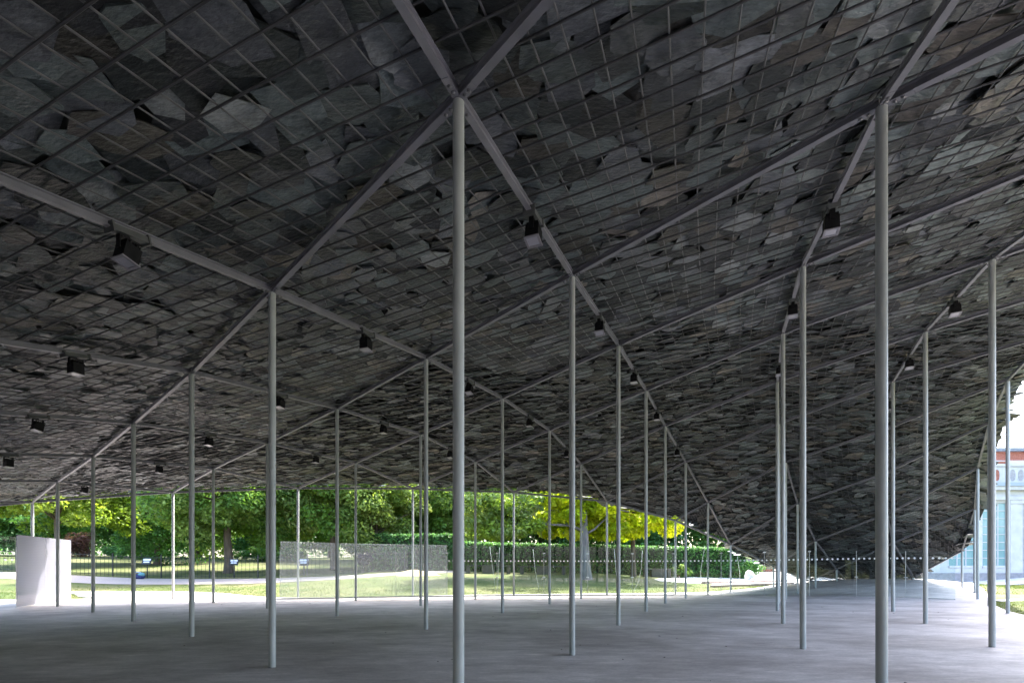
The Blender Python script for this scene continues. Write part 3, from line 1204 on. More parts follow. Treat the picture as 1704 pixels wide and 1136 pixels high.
GT = 'trees behind the railings'
place_tree('maple_tree', brightA, gat(95, 38), .4, 'light green leafy tree hanging over the left frosted screen', 'leaf', group=GT)
place_tree('lime_tree', limeA, gat(380, 36.6), 1.1, 'green tree with dark trunk just behind the railings at left', 'leaf', group=GT)
place_tree('lime_tree', limeB, gat(556, 40), 2.0, 'green tree whose trunk shows behind the dotted frosted glass', 'leaf', group=GT)
place_tree('lime_tree', paleA, gat(626, 39), .3, 'pale green sunlit tree right of the frosted glass trunk', 'leaf', group=GT)
place_tree('lime_tree', darkA, gat(262, 46), .9, 'deep green tree with branches sweeping to the lawn beside the notice board', 'leaf', group=GT)
place_tree('lime_tree', limeA, gat(720, 47), 4.0, 'green tree rising above the hedge left of the nearest middle column', 'leaf', group=GT, sc=1.05)
place_tree('lime_tree', limeB, gat(815, 50), 5.2, 'green tree above the hedge right of the nearest middle column', 'leaf', group=GT, sc=1.0)
FARL = [(-10, 62, darkB, 'dark tree behind the left frosted screen, farthest left'), (228, 72, darkB, 'dark tree behind the walking person and the reddish shrub'),
        (330, 66, darkB, 'dark background tree left of the trunk behind the railings'), (455, 62, darkB, 'dark background tree behind the gap left of the frosted glass'),
        (640, 64, darkB, 'dark background tree behind the pale sunlit tree'), (770, 62, darkB, 'dark background tree hidden behind the nearest middle column'),
        (900, 58, darkB, 'dark background tree behind the bare twigs'), (1010, 60, darkB, 'dark background tree behind the thick grey trunk'),
        (1120, 58, darkB, 'dark background tree behind the yellow tree'), (1230, 62, darkB, 'dark background tree at the right end of the hedge'),
        (-120, 58, darkB, 'dark background tree beyond the left edge'), (100, 78, darkB, 'distant dark tree between the left pair of background trees'),
        (550, 80, darkB, 'distant dark tree behind the frosted glass trunk'), (1350, 66, darkB, 'dark background tree hidden behind the low slate wall')]
for i, (x, Y, pr, lab) in enumerate(FARL):
    place_tree('background_tree', pr, gat(x, Y), i * 1.3, lab, 'leaf_dark', group='background trees in the park', sc=.95 + .1 * (i % 3))

# grey-trunked tree with long level limbs and bare twigs
gx, gy, g0 = gat(976, 31)
t = empty('grey_trunk_tree', (gx, gy, g0))
tag(t, 'tall tree with thick pale grey trunk on the lawn before the hedge', 'tree')
mb = MB()
mb.tube([(0, 0, -.2), (0, 0, .12), (-.02, 0, .6), (-.10, 0, 2), (-.16, 0, 3.6), (-.25, 0, 6.0), (-.2, 0, 10)], [.46, .36, .31, .26, .23, .19, .08], 14)
mb.tube([(-.12, 0, 3.1), (-1.2, -.1, 3.45), (-2.6, -.2, 3.5), (-4.4, -.3, 3.55), (-5.4, -.3, 3.2)], [.12, .09, .07, .05, .03], 8)
mb.tube([(-.12, 0, 2.85), (.5, -.1, 3.2), (1.1, -.2, 3.8), (1.6, -.2, 4.6)], [.08, .065, .05, .03], 8)
mb.tube([(-.2, 0, 5), (-2, .2, 6), (-4, 0, 6.3)], [.11, .08, .03], 8)
mb.tube([(-.2, 0, 5.4), (2, .2, 6.6), (4, 0, 7)], [.11, .08, .03], 8)
mb.obj('trunk', 'bark_grey', t, True)
tw = MB()
rt = random.Random(5)
for i in range(70):
    s = Vector((rt.uniform(-5.6, -2.0), rt.uniform(-.6, .3), rt.uniform(3.3, 4.6)))
    e = s + Vector((rt.uniform(-.9, .7), rt.uniform(-.3, .3), rt.uniform(-1.1, .5)))
    m_ = s.lerp(e, .5) + Vector((rt.uniform(-.15, .15), 0, rt.uniform(-.15, .15)))
    tw.tube([s, m_, e], [.018, .012, .005], 4)
tw.obj('twigs', 'bark_grey', t)
cs = NR.uniform((-7.5, -2.2, 6.2), (4.5, 2.5, 10.5), (90, 3))
cs[:46] = NR.uniform((-7.6, -1.5, 2.7), (-3.4, 1.2, 5.4), (46, 3))
link('crown', leaves_mesh('crown', cs, np.full((90, 3), .72) * np.array([1.2, 1.1, .6]), 190, .24, PALE + BRIGHT[:1]), t, 'leaf')

# golden tree
gx, gy, g0 = gat(1054, 34)
t = empty('golden_tree', (gx, gy, g0))
tag(t, 'tree with bright yellow-green leaves and slim brown trunk before the hedge', 'tree')
mb = MB()
mb.tube([(0, 0, -.2), (0, 0, .15), (-.03, 0, 1.5), (-.05, 0, 3.4), (0, 0, 4.6)], [.30, .21, .17, .15, .12], 12)
for (x1, y1, z1, x2, y2, z2) in ((-1.5, .3, 3.6, -3.8, .4, 3.4), (1.3, -.3, 3.9, 3.0, -.4, 3.9), (-1.0, -.8, 4.6, -2.8, -1.2, 5.0), (1.0, .8, 4.8, 2.6, 1.5, 5.6), (-.6, 0, 4.0, -2.5, -.5, 4.2), (.2, -.2, 5.5, .5, -.2, 7)):
    mb.tube([(-.03, 0, 2.9 + (z1 - 3.4) * .6), (x1 * .5, y1 * .5, z1 - .15), (x1, y1, z1), (x2, y2, z2)], [.10, .08, .06, .02], 7)
mb.obj('trunk', 'bark', t, True)
cs = []
while len(cs) < 190:
    d = NR.normal(size=3)
    d /= np.linalg.norm(d)
    p = np.array((-1.6, -.8, 4.7)) + d * np.array((6.2, 4.2, 2.5)) * NR.uniform(.35, 1)
    if p[2] > 2.35 + .28 * abs(p[0] + 4.5) ** .5:
        cs.append(p)
cs = np.array(cs)
link('crown', leaves_mesh('crown', cs, np.full((190, 3), .62) * np.array([1.2, 1.2, .7]), 150, .30, YELLOW, droop=1.2, flat=.7), t, 'leaf_yellow')


def hedge(name, x0, x1, Y0, Y1, h0, h1, dep, label, n, seed):
    """clipped hedge running between two pixels columns"""
    a = Vector(gat(x0, Y0))
    b = Vector(gat(x1, Y1))
    root = empty(name, a)
    d = b - a
    root.rotation_euler = (0, 0, math.atan2(d.y, d.x))
    tag(root, label, 'hedge')
    L = math.hypot(d.x, d.y)
    mb = MB()
    s = .12
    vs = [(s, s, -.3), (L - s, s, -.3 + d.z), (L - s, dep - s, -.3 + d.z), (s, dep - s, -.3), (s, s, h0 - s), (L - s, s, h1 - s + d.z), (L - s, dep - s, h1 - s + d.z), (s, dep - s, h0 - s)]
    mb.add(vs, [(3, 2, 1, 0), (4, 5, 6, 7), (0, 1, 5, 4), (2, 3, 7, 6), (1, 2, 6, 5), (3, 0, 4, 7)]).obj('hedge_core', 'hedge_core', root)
    rng = np.random.RandomState(seed)
    xx = rng.uniform(0, L, n)
    hh = h0 + (h1 - h0) * xx / L
    zz = d.z * xx / L
    wh = rng.rand(n)
    yy = np.where(wh < .62, rng.uniform(-.05, .18, n), rng.uniform(0, dep, n))
    z = np.where(wh < .62, rng.uniform(0, 1, n) * hh, hh + rng.uniform(-.14, .07, n)) + zz
    cs = np.stack([xx, yy, z], 1)
    link('leaves', leaves_mesh('leaves', cs, np.full((n, 3), .13), 9, .13, DARK + [(.03, .07, .018)], droop=.2, rng=rng), root, 'leaf_dark')
    return root


hedge('clipped_hedge', 760, 1245, 35.2, 36.0, 2.1, 2.15, 1.6, 'long dark green clipped hedge behind the lawn and glass screen', 5200, 4)
hedge('clipped_hedge', 612, 762, 37.0, 36.4, 2.75, 2.7, 1.6, 'taller clipped hedge section behind the frosted glass screen', 2400, 6)


def shrub(x, Y, r, cols, label, n=22, each=160, leaf=.16, stem=True, zc=None, m='leaf'):
    p = gat(x, Y)
    root = empty('shrub', p)
    tag(root, label, 'shrub')
    rng = np.random.RandomState(int(x))
    d = rng.normal(size=(n, 3))
    d /= np.linalg.norm(d, axis=1)[:, None]
    zc = zc if zc is not None else r[2]
    cs = np.array((0, 0, zc)) + d * np.array(r) * rng.uniform(.3, .9, (n, 1))
    link('foliage', leaves_mesh('foliage', cs, np.full((n, 3), .42 * r[2] / .9), each, leaf, cols, rng=rng), root, m)
    mb = MB()
    for i in range(5):
        mb.tube([(0, 0, -.1), (rng.uniform(-.2, .2), rng.uniform(-.2, .2), zc * .6), tuple(cs[i])], [.06, .04, .015], 5)
    mb.obj('stem', 'bark', root)
    return root


shrub(131, 62, (2.2, 1.5, 1.5), [(.16, .08, .075), (.12, .07, .06), (.18, .10, .09)], 'reddish pink shrub left of the walking person', 26, 150, .22)
shrub(603, 35.6, (.75, .5, .55), [(.03, .018, .045), (.04, .025, .06)], 'dark purple shrub on a thin stem behind the frosted glass', 16, 110, .15, zc=1.05, m='leaf_dark')
shrub(660, 41, (1.2, 1, 1.0), LIME, 'low green shrub at the near end of the taller hedge', 16, 130, .18)
shrub(1128, 35.0, (1.0, .5, .45), LIME + PALE, 'low leafy plant at the foot of the hedge near the pink steps', 14, 110, .15)
shrub(1242, 36.0, (1.2, .8, .9), DARK, 'dark shrub at the right end of the long hedge', 18, 130, .16, m='leaf_dark')
shrub(450, 55, (5.5, 1.5, .9), DARK + LIME, 'low band of dark shrubs on the far lawn left of the frosted glass', 40, 130, .25, m='leaf_dark')
shrub(235, 56, (5.5, 1.5, 1.0), DARK, 'low dark shrubs at the far lawn edge behind the notice board', 40, 130, .25, m='leaf_dark')


# the wood that closes the view beyond the park trees
rng = np.random.RandomState(77)
nw = 620
wx = rng.uniform(-150, 95, nw)
wy = rng.uniform(84, 112, nw)
wz = np.array([gz(a, b) for a, b in zip(wx, wy)]) + 1.0 + 11.5 * rng.rand(nw) ** 1.15
wood = link('distant_wood', leaves_mesh('distant_wood', np.stack([wx, wy, wz], 1), np.full((nw, 3), 2.3) * np.array([1.3, 1, 1]), 75, .75, DARK + LIME[2:], rng=rng), None, 'leaf_dark')
wood['kind'] = 'stuff'
tag(wood, 'dense dark green wood closing the view far behind the park trees', 'wood')


# grass blades along the nearest lawn edges
def blades():
    P = []
    rng = R
    tries = 0
    while len(P) < 26000 and tries < 400000:
        tries += 1
        if rng.random() < .55:
            x, y_ = rng.uniform(13, 34), rng.uniform(9, 27)
        else:
            x, y_ = rng.uniform(-26, 16), rng.uniform(18.5, 29)
        if abs(x / y_) > 1.2 or in_floor(x, y_):
            continue
        d = floor_dist(x, y_)
        if rng.random() > math.exp(-d / 2.5) + .12 or d < .03:
            continue
        if 16.9 < x < 34 and 17.0 < y_ < 19.0 and x > 17.2:
            continue
        if x > 22 and y_ > 26.2:
            continue
        P.append((x, y_, gz(x, y_)))
    v, f, cols = [], [], []
    for p in P:
        b = len(v)
        for k in range(2):
            a = rng.uniform(0, 6.28)
            h = rng.uniform(.025, .075)
            w = .006
            lx, ly = rng.gauss(0, .02), rng.gauss(0, .02)
            ox, oy = rng.gauss(0, .02), rng.gauss(0, .02)
            n = len(v)
            v += [(p[0] + ox - w * math.cos(a), p[1] + oy - w * math.sin(a), p[2] - .005), (p[0] + ox + w * math.cos(a), p[1] + oy + w * math.sin(a), p[2] - .005), (p[0] + ox + lx, p[1] + oy + ly, p[2] + h)]
            f.append((n, n + 1, n + 2))
            g = rng.uniform(.7, 1.25)
            cols += [(.11 * g, .15 * g, .035 * g, 1)] * 3
    me = pyd('grass_blades', v, f)
    at = me.color_attributes.new('col', 'FLOAT_COLOR', 'POINT')
    at.data.foreach_set('color', np.array(cols, dtype=np.float32).ravel())
    o = link('grass_blades', me, None, 'blade')
    o['kind'] = 'stuff'
    tag(o, 'short grass growing along the edges of the concrete floor', 'grass')


blades()

# ------------------------------------------------------------------ railings, boards, path-side things
rail = empty('iron_railing', (-22, 33, 0))
tag(rail, 'black iron park railing along the gravel path in front of the trees', 'railing')
fline = [(-47, 33.0), (-30, 33.0), (-18, 33.2), (-11, 34.0), (-6.5, 35.6)]
ft = []
for i in range(len(fline) - 1):
    a, b = Vector(fline[i]), Vector(fline[i + 1])
    n = int((b - a).length / .27)
    ft += [a.lerp(b, k / n) for k in range(n)]
ft.append(Vector(fline[-1]))
RH = 1.52
pm = MB().tube([(0, 0, 0), (0, 0, RH - .07)], .011, 5).tube([(0, 0, RH - .07), (0, 0, RH)], [.016, .002], 5).mesh('picket')
pm.materials.append(M['iron'])
pp = MB().box(-.03, .03, -.03, .03, -.1, RH + .06).mesh('post')
pp.materials.append(M['iron'])
RO = Vector((-22, 33, 0))
for i, p in enumerate(ft):
    z = gz(p.x, p.y)
    o = link('post' if i % 12 == 0 else 'picket', pp if i % 12 == 0 else pm, rail)
    o.location = Vector((p.x, p.y, z)) - RO
for hz in (.14, RH - .13):
    mb = MB()
    mb.tube([Vector((p.x, p.y, gz(p.x, p.y) + hz)) - RO for p in ft[::4] + [ft[-1]]], .014, 5)
    mb.obj('rail', 'iron', rail)


def board(x, y0, y1, Y, label, w=.62, h=.42):
    p = Vector(gat(x, Y))
    zt = EYE + (HOR - y0) * Y / F - p.z
    root = empty('notice_board', p)
    tag(root, label, 'notice board', 'notice boards by the railings')
    MB().box(-.03, .03, -.02, .02, -.1, zt - h).obj('post', 'iron', root)
    Tl = Matrix.Translation((0, -.04, zt - h / 2)) @ Matrix.Rotation(-.35, 4, 'X')
    MB().box(-w / 2, w / 2, -.02, .02, -h / 2, h / 2, Tl).obj('panel', 'iron', root)
    MB().box(-w * .4, w * .4, -.026, -.0205, .06, h * .44, Tl).obj('title_plate', 'signface', root)
    MB().box(-w * .32, w * .32, -.026, -.0205, -.09, .0, Tl).obj('text_plate', 'signface', root)


board(245, 928.5, 0, 32.6, 'dark notice board with pale panels beside the blue bag at the railing')
board(390, 930, 0, 33.4, 'dark notice board right of the tree trunk behind the railings')
board(506, 929, 0, 34.2, 'dark notice board seen through the dotted frosted glass', .75, .5)

# blue bag at the foot of the railing
p = Vector(gat(232, 32.2))
root = empty('blue_bag', p)
tag(root, 'navy and teal bag lying at the foot of the railing', 'bag')
MB().blob((0, 0, .17), (.38, .22, .2), 12, 8, .13).obj('body', 'navy', root, True)
MB().blob((.18, -.05, .30), (.22, .18, .14), 10, 7, .15).obj('flap', 'teal', root, True)
MB().tube([(-.3, 0, .3), (-.15, -.1, .46), (.1, -.1, .46), (.25, 0, .34)], .025, 6).obj('strap', 'palecloth', root, True)

# walking person far across the lawn
p = Vector(gat(146, 68))
root = empty('person', p)
tag(root, 'distant person in dark clothes walking across the park lawn', 'person')
sk = bpy.data.meshes.new('body')
J = [((0, 0, .95), .15), ((0, 0, 1.2), .16), ((0, 0, 1.42), .17), ((.02, 0, 1.52), .06), ((.03, 0, 1.66), .105), ((.03, 0, 1.74), .085),
     ((.12, 0, .9), .10), ((.22, 0, .5), .075), ((.30, 0, .08), .05), ((.38, 0, .04), .045), ((-.10, 0, .9), .10), ((-.16, 0, .5), .075), ((-.30, 0, .10), .05), ((-.22, 0, .05), .045),
     ((.02, -.22, 1.4), .07), ((.10, -.27, 1.12), .05), ((.22, -.25, .92), .04), ((0, .22, 1.4), .07), ((-.12, .27, 1.12), .05), ((-.05, .26, .90), .04)]
E_ = [(0, 1), (1, 2), (2, 3), (3, 4), (4, 5), (0, 6), (6, 7), (7, 8), (8, 9), (0, 10), (10, 11), (11, 12), (12, 13), (2, 14), (14, 15), (15, 16), (2, 17), (17, 18), (18, 19)]
sk.from_pydata([j[0] for j in J], E_, [])
po = link('body', sk, root, 'darkblue')
md = po.modifiers.new('skin', 'SKIN')
for i, j in enumerate(J):
    sk.skin_vertices[0].data[i].radius = (j[1], j[1])
sk.skin_vertices[0].data[0].use_root = True
po.modifiers.new('sub', 'SUBSURF').levels = 1
MB().blob((.05, 0, 1.70), (.10, .095, .13), 10, 8, .02).obj('head', 'skin', root, True)
MB().blob((.025, 0, 1.735), (.11, .105, .12), 10, 8, .03).obj('hair', 'hair', root, True)


# long dark benches before the hedge
def bench(x0, x1, Y, label):
    a, b = Vector(gat(x0, Y)), Vector(gat(x1, Y))
    root = empty('park_bench', a)
    tag(root, label, 'bench', 'dark benches before the hedge')
    d = b - a
    root.rotation_euler = (0, 0, math.atan2(d.y, d.x))
    L = d.length
    for k in range(3):
        MB().box(0, L, k * .19, k * .19 + .165, .50, .57).obj('slat', 'bench', root)
    for k in range(3):
        xx = L * (.08 + .42 * k)
        MB().box(xx - .3 * (k == 1) - .12, xx + .12 + .3 * (k == 1), .05, .5, -.1, .498).obj('leg', 'bench', root)


bench(772, 853, 33.6, 'dark bench before the hedge, leftmost, next to the nearest middle column')
bench(862, 945, 33.6, 'dark bench before the hedge, between the leaning canes and the grey trunk')
bench(1072, 1118, 34.2, 'dark bench before the hedge, right of the golden tree')

# thin pale canes leaning in the lawn
CANES = [([(823, 968), (819, 940), (815, 909)], 24.2, 'pale cane left of pair leaning in lawn right of nearest middle column'),
         ([(828.5, 968), (830, 938), (831.5, 910)], 24.4, 'pale cane right of pair, near upright, right of nearest middle column'),
         ([(896, 976), (890, 945), (887, 913)], 23.6, 'pale cane leaning left below the hanging yellow leaves'),
         ([(1026, 962), (1024, 938), (1022, 913)], 25.4, 'pale cane between the grey trunk and the golden tree trunk'),
         ([(1054, 984), (1063, 966), (1067, 945), (1069, 915)], 23.2, 'pale bent cane in front of the golden tree trunk'),
         ([(1166, 950), (1169, 930), (1173, 908)], 33.0, 'pale cane leaning right against the hedge end'),
         ([(1231, 953), (1229, 940), (1227, 925)], 32.5, 'short pale cane leaning left at the right end of the hedge')]
for pl, Y, lab in CANES:
    P_ = []
    for i, (x, y_) in enumerate(pl):
        q = PX(x, y_, Y)
        P_.append(q)
    b0 = P_[0].copy()
    g_ = gz(b0.x, b0.y)
    o = MB().tube([Vector((b0.x, b0.y, min(g_ - .05, b0.z))) - b0] + [p - b0 for p in P_], .010, 6).obj('leaning_cane', 'cane', None, True)
    o.location = b0
    tag(o, lab, 'cane', 'pale canes leaning in the lawn')

# sand pile behind the frosted glass
p = Vector(gat(690, 32))
mb = MB()
n, rg = 22, 7
vs, fs = [], []
for i in range(rg + 1):
    r_ = i / rg
    for k in range(n):
        a = 2 * math.pi * k / n
        w = 1 + .15 * math.sin(3 * a + 1) + R.uniform(-.04, .04)
        x_, y_ = 1.55 * r_ * w * math.cos(a), .9 * r_ * w * math.sin(a)
        vs.append((x_, y_, gz(p.x + x_, p.y + y_) - p.z - .03 + .36 * (1 - r_ ** 1.6) + R.uniform(-.015, .015)))
for i in range(rg):
    for k in range(n):
        fs.append((i * n + k, (i + 1) * n + k, (i + 1) * n + (k + 1) % n, i * n + (k + 1) % n))
o = mb.add(vs, fs).obj('sand_pile', 'sand', None, True)
o.location = p
tag(o, 'low pile of yellow sand on the lawn behind the frosted glass', 'sand pile')


# curved stone steps / seats at right of the lawn
def ground_hit(x, y_):
    Y = 12.0
    while Y < 90:
        X = (x - CX) * Y / F
        if gz(X, Y) >= EYE - (y_ - HOR) * Y / F:
            break
        Y += .05
    return (X, Y)


def arc_step(name, px, hgt, dep, label):
    P = [Vector(ground_hit(*q)) for q in px]
    root = empty(name, (P[0].x, P[0].y, gz(P[0].x, P[0].y)))
    tag(root, label, 'step', 'curved steps on the lawn')
    for i in range(len(P) - 1):
        a, b = P[i], P[i + 1]
        d = (b - a)
        nrm = Vector((-d.y, d.x)).normalized()
        e = d.normalized() * .006
        a2, b2 = a + e, b - e
        ga, gb_ = gz(a.x, a.y), gz(b.x, b.y)
        for (nm, m_, z0, z1, o0, o1) in (('stone', 'terracotta', -.5, hgt - .045, 0, dep), ('coping', 'cap', hgt - .043, hgt, -.03, dep + .03)):
            q = [a2 + nrm * o0, b2 + nrm * o0, b2 + nrm * o1, a2 + nrm * o1]
            zz = [ga, gb_, gb_, ga]
            vs = [Vector((v.x, v.y, z + z0)) for v, z in zip(q, zz)] + [Vector((v.x, v.y, z + z1)) for v, z in zip(q, zz)]
            vs = [v - Vector(root.location) for v in vs]
            MB().add(vs, [(3, 2, 1, 0), (4, 5, 6, 7), (0, 1, 5, 4), (1, 2, 6, 5), (2, 3, 7, 6), (3, 0, 4, 7)]).obj(nm, m_, root)
    return root


arc_step('curved_step', [(1188, 977.0), (1215, 975.8), (1250, 974.5), (1285, 973.4), (1318, 972.5)], .14, .3, 'lower curved pink stone step at the right edge of the lawn')
arc_step('curved_step', [(1174, 971.0), (1202, 970.2), (1240, 969.3), (1280, 968.4), (1312, 967.6)], .17, .35, 'upper curved pink stone step at the right edge of the lawn')

# boulder seat with pale blue cloth
p = Vector(gat(1247, 33.5))
o = MB().blob((0, 0, .32), (.34, .3, .46), 12, 9, .10).obj('boulder', 'boulder', None, True)
o.location = p
tag(o, 'pale grey boulder standing on the forecourt beyond the pink steps', 'boulder')
o = MB().blob((0, 0, .12), (.42, .25, .17), 12, 8, .14).obj('cloth_bundle', 'palecloth', None, True)
o.location = p + Vector((.25, -.5, 0))
tag(o, 'pale blue cloth bundle on the ground beside the grey boulder', 'bundle')

# low brick wall beyond the forecourt
a = Vector(gat(1262, 41))
b = Vector(gat(1345, 41))
root = empty('brick_wall', a)
tag(root, 'low red brick wall beyond the forecourt under the roof edge', 'wall')
L = (b - a).length
bm_ = MB().box(0, .215, -.05, .05, 0, .065).mesh('brick')
bm_.materials.append(M['brick'])
MB().box(0, L, .02, .18, -.3, .56).obj('wall_core', 'brick_grey', root)
for r_ in range(7):
    k = 0
    x_ = -.11 * (r_ % 2)
    while x_ < L - .2:
        o = link('brick', bm_, root)
        o.location = (max(x_, 0) if x_ > -.01 else 0, R.uniform(-.002, .002), r_ * .076)
        x_ += .227
MB().box(-.03, L + .03, -.08, .22, .561, .63).obj('coping', 'cap', root)

# ------------------------------------------------------------------ gallery building at right
BY = 30.0


def bx(x):
    return (x - CX) * BY / F


def bz(y_):
    return EYE + (HOR - y_) * BY / F


gb = empty('gallery_building', (bx(1570), BY, 0))
tag(gb, 'white stone classical building with tall teal windows and slate roof', 'building')
GO = Vector((bx(1570), BY, 0))


def gbox(name, m, x0, x1, y0, y1, z0, z1, parent=None):
    mb = MB().box(x0 - GO.x, x1 - GO.x, y0 - GO.y, y1 - GO.y, z0, z1)
    return mb.obj(name, m, parent or gb)


XL, XR = bx(1480), bx(2050)
zs, zt = bz(941), bz(836)      # window sill / head
gbox('plinth', 'plinth', XL - .1, XR, BY - .12, BY + .3, bz(958) - .5, bz(953))
wins = [(1500, 1544), (1556, 1567), (1579, 1623), (1635, 1675), (1722, 1766), (1800, 1844), (1880, 1924), (1960, 2004)]
wins = [(1579, 1623), (1635, 1675), (1722, 1766), (1800, 1844), (1880, 1924), (1500, 1544)]
wins.sort()
gbox('wall', 'stone_white', XL, XR, BY, BY + .3, bz(952.9), zs)
gbox('wall', 'stone_white', XL, XR, BY, BY + .3, zt, bz(812))
prev = XL
for (a, b) in wins + [(None, None)]:
    x1 = bx(a) if a else XR
    gbox('wall', 'stone_white', prev, x1, BY, BY + .3, zs, zt)
    if a:
        prev = bx(b)
for a, b in wins:
    x0, x1 = bx(a), bx(b)
    w = gbox('window', 'stone_white', x0 - .02, x1 + .02, BY - .06, BY + .1, zs - .11, zs - .002)
    nc, nr = 3, 8
    cw = (x1 - x0) / nc
    rh = (zt - zs) / nr
    for c in range(nc + 1):
        xx = x0 + c * cw
        hw = .035 if c in (0, nc) else .03
        gbox('mullion', 'stone_white', max(xx - hw, x0), min(xx + hw, x1), BY + .04, BY + .1, zs, zt, w)
    for r_ in range(nr + 1):
        zz = zs + r_ * rh
        for c in range(nc):
            gbox('transom', 'stone_white', x0 + c * cw + .036, x0 + (c + 1) * cw - .036, BY + .045, BY + .095, max(zz - .022, zs), min(zz + .022, zt), w)
    for r_ in range(nr):
        for c in range(nc):
            gbox('pane', 'pane', x0 + c * cw + .03, x0 + (c + 1) * cw - .03, BY + .075, BY + .082, zs + r_ * rh + .02, zs + (r_ + 1) * rh - .02, w)
for a, b in ((1679, 1699), (1704, 1718), (1770, 1790), (1850, 1870), (1548, 1562)):
    gbox('pilaster', 'stone_white', bx(a), bx(b), BY - .10, BY - .002, bz(952.9), bz(838))
    gbox('capital', 'stone_white', bx(a) - .05, bx(b) + .05, BY - .15, BY - .002, bz(837.9), bz(832))
gbox('cornice', 'stone_white', XL - .1, XR, BY - .18, BY + .3, bz(831.8), bz(826))
gbox('frieze', 'stone_white', XL - .05, XR, BY - .08, BY + .3, bz(825.9), bz(816))
gbox('cornice', 'stone_white', XL - .25, XR, BY - .38, BY + .3, bz(815.9), bz(810))
gbox('gutter', 'lead', XL - .3, XR, BY - .46, BY + .3, bz(809.9), bz(804))
# parapet with brick-filled ovals
PYd = BY + .5
gbox('parapet', 'stone_white', XL, XR, PYd, PYd + .3, bz(804), bz(773))


def oval(xc, m):
    zc, rx, rz = (bz(801) + bz(776)) / 2 + .02, .17, .36
    mb = MB()
    n = 20
    f0 = [(bx(xc) - GO.x + rx * math.copysign(abs(math.cos(a)) ** .8, math.cos(a)), PYd - .012 - GO.y, zc + rz * math.copysign(abs(math.sin(a)) ** .8, math.sin(a))) for a in [2 * math.pi * k / n for k in range(n)]]
    b0 = [(x, y_ + .05, z) for x, y_, z in f0]
    mb.add(f0 + b0, [tuple(range(n)), tuple(range(2 * n - 1, n - 1, -1))] + [(k, n + k, n + (k + 1) % n, (k + 1) % n) for k in range(n)])
    mb.obj('oval_infill', m, gb)


for i, xc in enumerate((1618, 1632, 1646, 1658, 1672)):
    oval(xc, 'brick')
for xc in (1699, 1713, 1727, 1760, 1774, 1788):
    oval(xc, 'brick_grey')
gbox('coping', 'stone_white', XL - .1, XR, PYd - .1, PYd + .4, bz(772.9), bz(769))
gbox('coping', 'brick', XL, bx(1690), PYd - .04, PYd + .34, bz(768.9), bz(764.5))
# upper storey and slate roof
UY = BY + 4
ux = (1657 - CX) * UY / F
uz0, uz1 = EYE + (HOR - 790) * UY / F, EYE + (HOR - 748) * UY / F
rx1 = ux + 18
for (z0, z1, m_, nm) in ((uz0 - 4, uz1 - .75, 'stone_white', 'upper_wall'), (uz1 - .748, uz1, 'brick', 'upper_wall')):
    gbox(nm, m_, ux, rx1, UY, UY + 8, z0, z1)
mb = MB()
ra = [(ux - .35, UY - .35, uz1), (rx1, UY - .35, uz1), (rx1, UY + 8.3, uz1), (ux - .35, UY + 8.3, uz1), (ux + 4, UY + 4, uz1 + 2.7), (rx1, UY + 4, uz1 + 2.7)]
ra += [(x, y_, z - .14) for x, y_, z in ra[:4]]
mb.add([Vector(q) - GO for q in ra], [(0, 1, 5, 4), (2, 3, 4, 5), (3, 0, 4), (1, 2, 5), (6, 7, 1, 0), (7, 8, 2, 1), (8, 9, 3, 2), (9, 6, 0, 3), (9, 8, 7, 6)])
rf = mb.obj('roof', 'roofslate', gb)
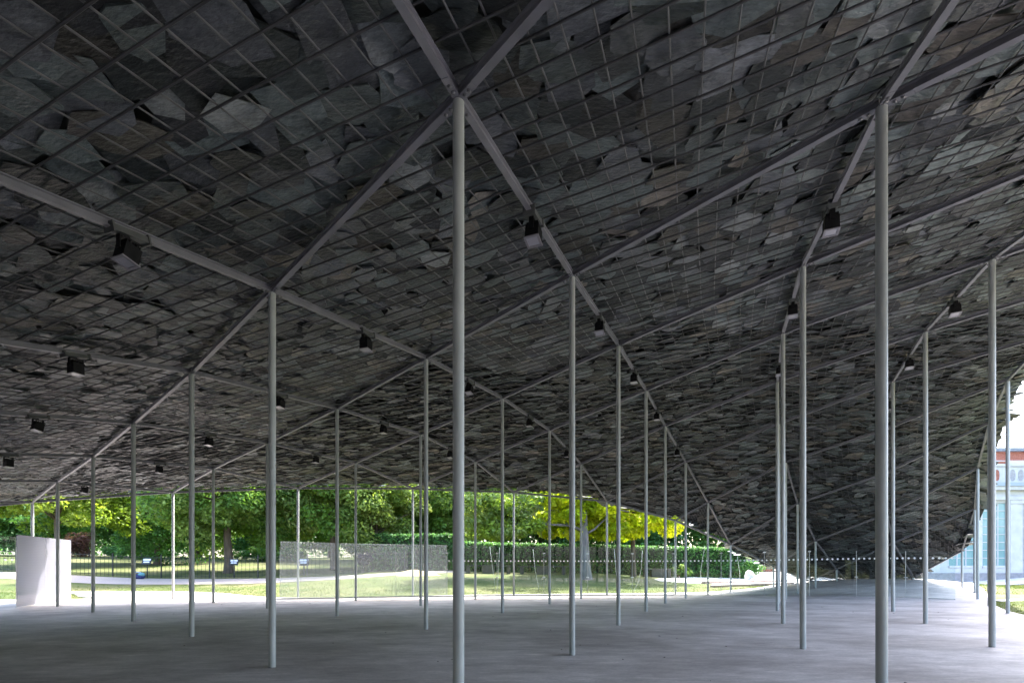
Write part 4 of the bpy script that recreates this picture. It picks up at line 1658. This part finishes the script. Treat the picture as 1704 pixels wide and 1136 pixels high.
# slate courses on the two roof slopes that face this way
e0, e1, rg_ = Vector(ra[0]), Vector(ra[1]), Vector(ra[4])
for r_ in range(11):
    t0, t1 = r_ / 11, (r_ + 1) / 11 + .02
    z0 = uz1 + 2.7 * t0
    for side in (0, 1):
        mb = MB()
        if side == 0:
            q = [Vector((ux - .35 + 4.35 * t0, UY - .35 + 4.35 * t0, z0)), Vector((rx1, UY - .35 + 4.35 * t0, z0)), Vector((rx1, UY - .35 + 4.35 * t1, uz1 + 2.7 * t1)), Vector((ux - .35 + 4.35 * t1, UY - .35 + 4.35 * t1, uz1 + 2.7 * t1))]
            up = Vector((0, -.04, .05))
        else:
            q = [Vector((ux - .35 + 4.35 * t0, UY + 8.3 - 4.3 * t0, z0)), Vector((ux - .35 + 4.35 * t0, UY - .35 + 4.35 * t0, z0)), Vector((ux - .35 + 4.35 * t1, UY - .35 + 4.35 * t1, uz1 + 2.7 * t1)), Vector((ux - .35 + 4.35 * t1, UY + 8.3 - 4.3 * t1, uz1 + 2.7 * t1))]
            up = Vector((-.04, 0, .05))
        vs = [q[0] + up, q[1] + up, q[2] + up * .3, q[3] + up * .3, q[0] + up * .1, q[1] + up * .1]
        mb.add([v - GO for v in vs], [(0, 1, 2, 3), (4, 5, 1, 0)]).obj('slate_course', 'roofslate', rf)
# body behind the front wall, so that the place holds together from the side
gbox('roof_deck', 'lead', XL, XR, BY + .3, BY + 10, bz(806), bz(804.5))
gbox('wall', 'stone_white', XL, XL + .3, BY + .3, BY + 10, bz(952.9) - .3, bz(812))
gbox('wall', 'plinth', XL + .3, XR, BY + 3, BY + 3.2, bz(952.9), bz(812))

# a little litter blown onto the floor
mb = MB()
for i in range(70):
    y_ = 4 + 16 * R.random() ** 1.4
    x_ = R.uniform(-.95, .95) * y_
    if not in_floor(x_, y_):
        continue
    a = R.uniform(0, 6.28)
    q = R.uniform(.012, .03)
    z = mound(x_, y_) + .004
    ca, sa = math.cos(a) * q, math.sin(a) * q
    mb.add([(x_ - ca, y_ - sa, z), (x_ + sa * .5, y_ - ca * .5, z + .008), (x_ + ca, y_ + sa, z + .004), (x_ - sa * .5, y_ + ca * .5, z + .01)], [(0, 1, 2, 3)])
o = mb.obj('floor_litter', 'bark', None)
o['kind'] = 'stuff'
tag(o, 'small dry leaf scraps scattered on the concrete floor', 'litter')
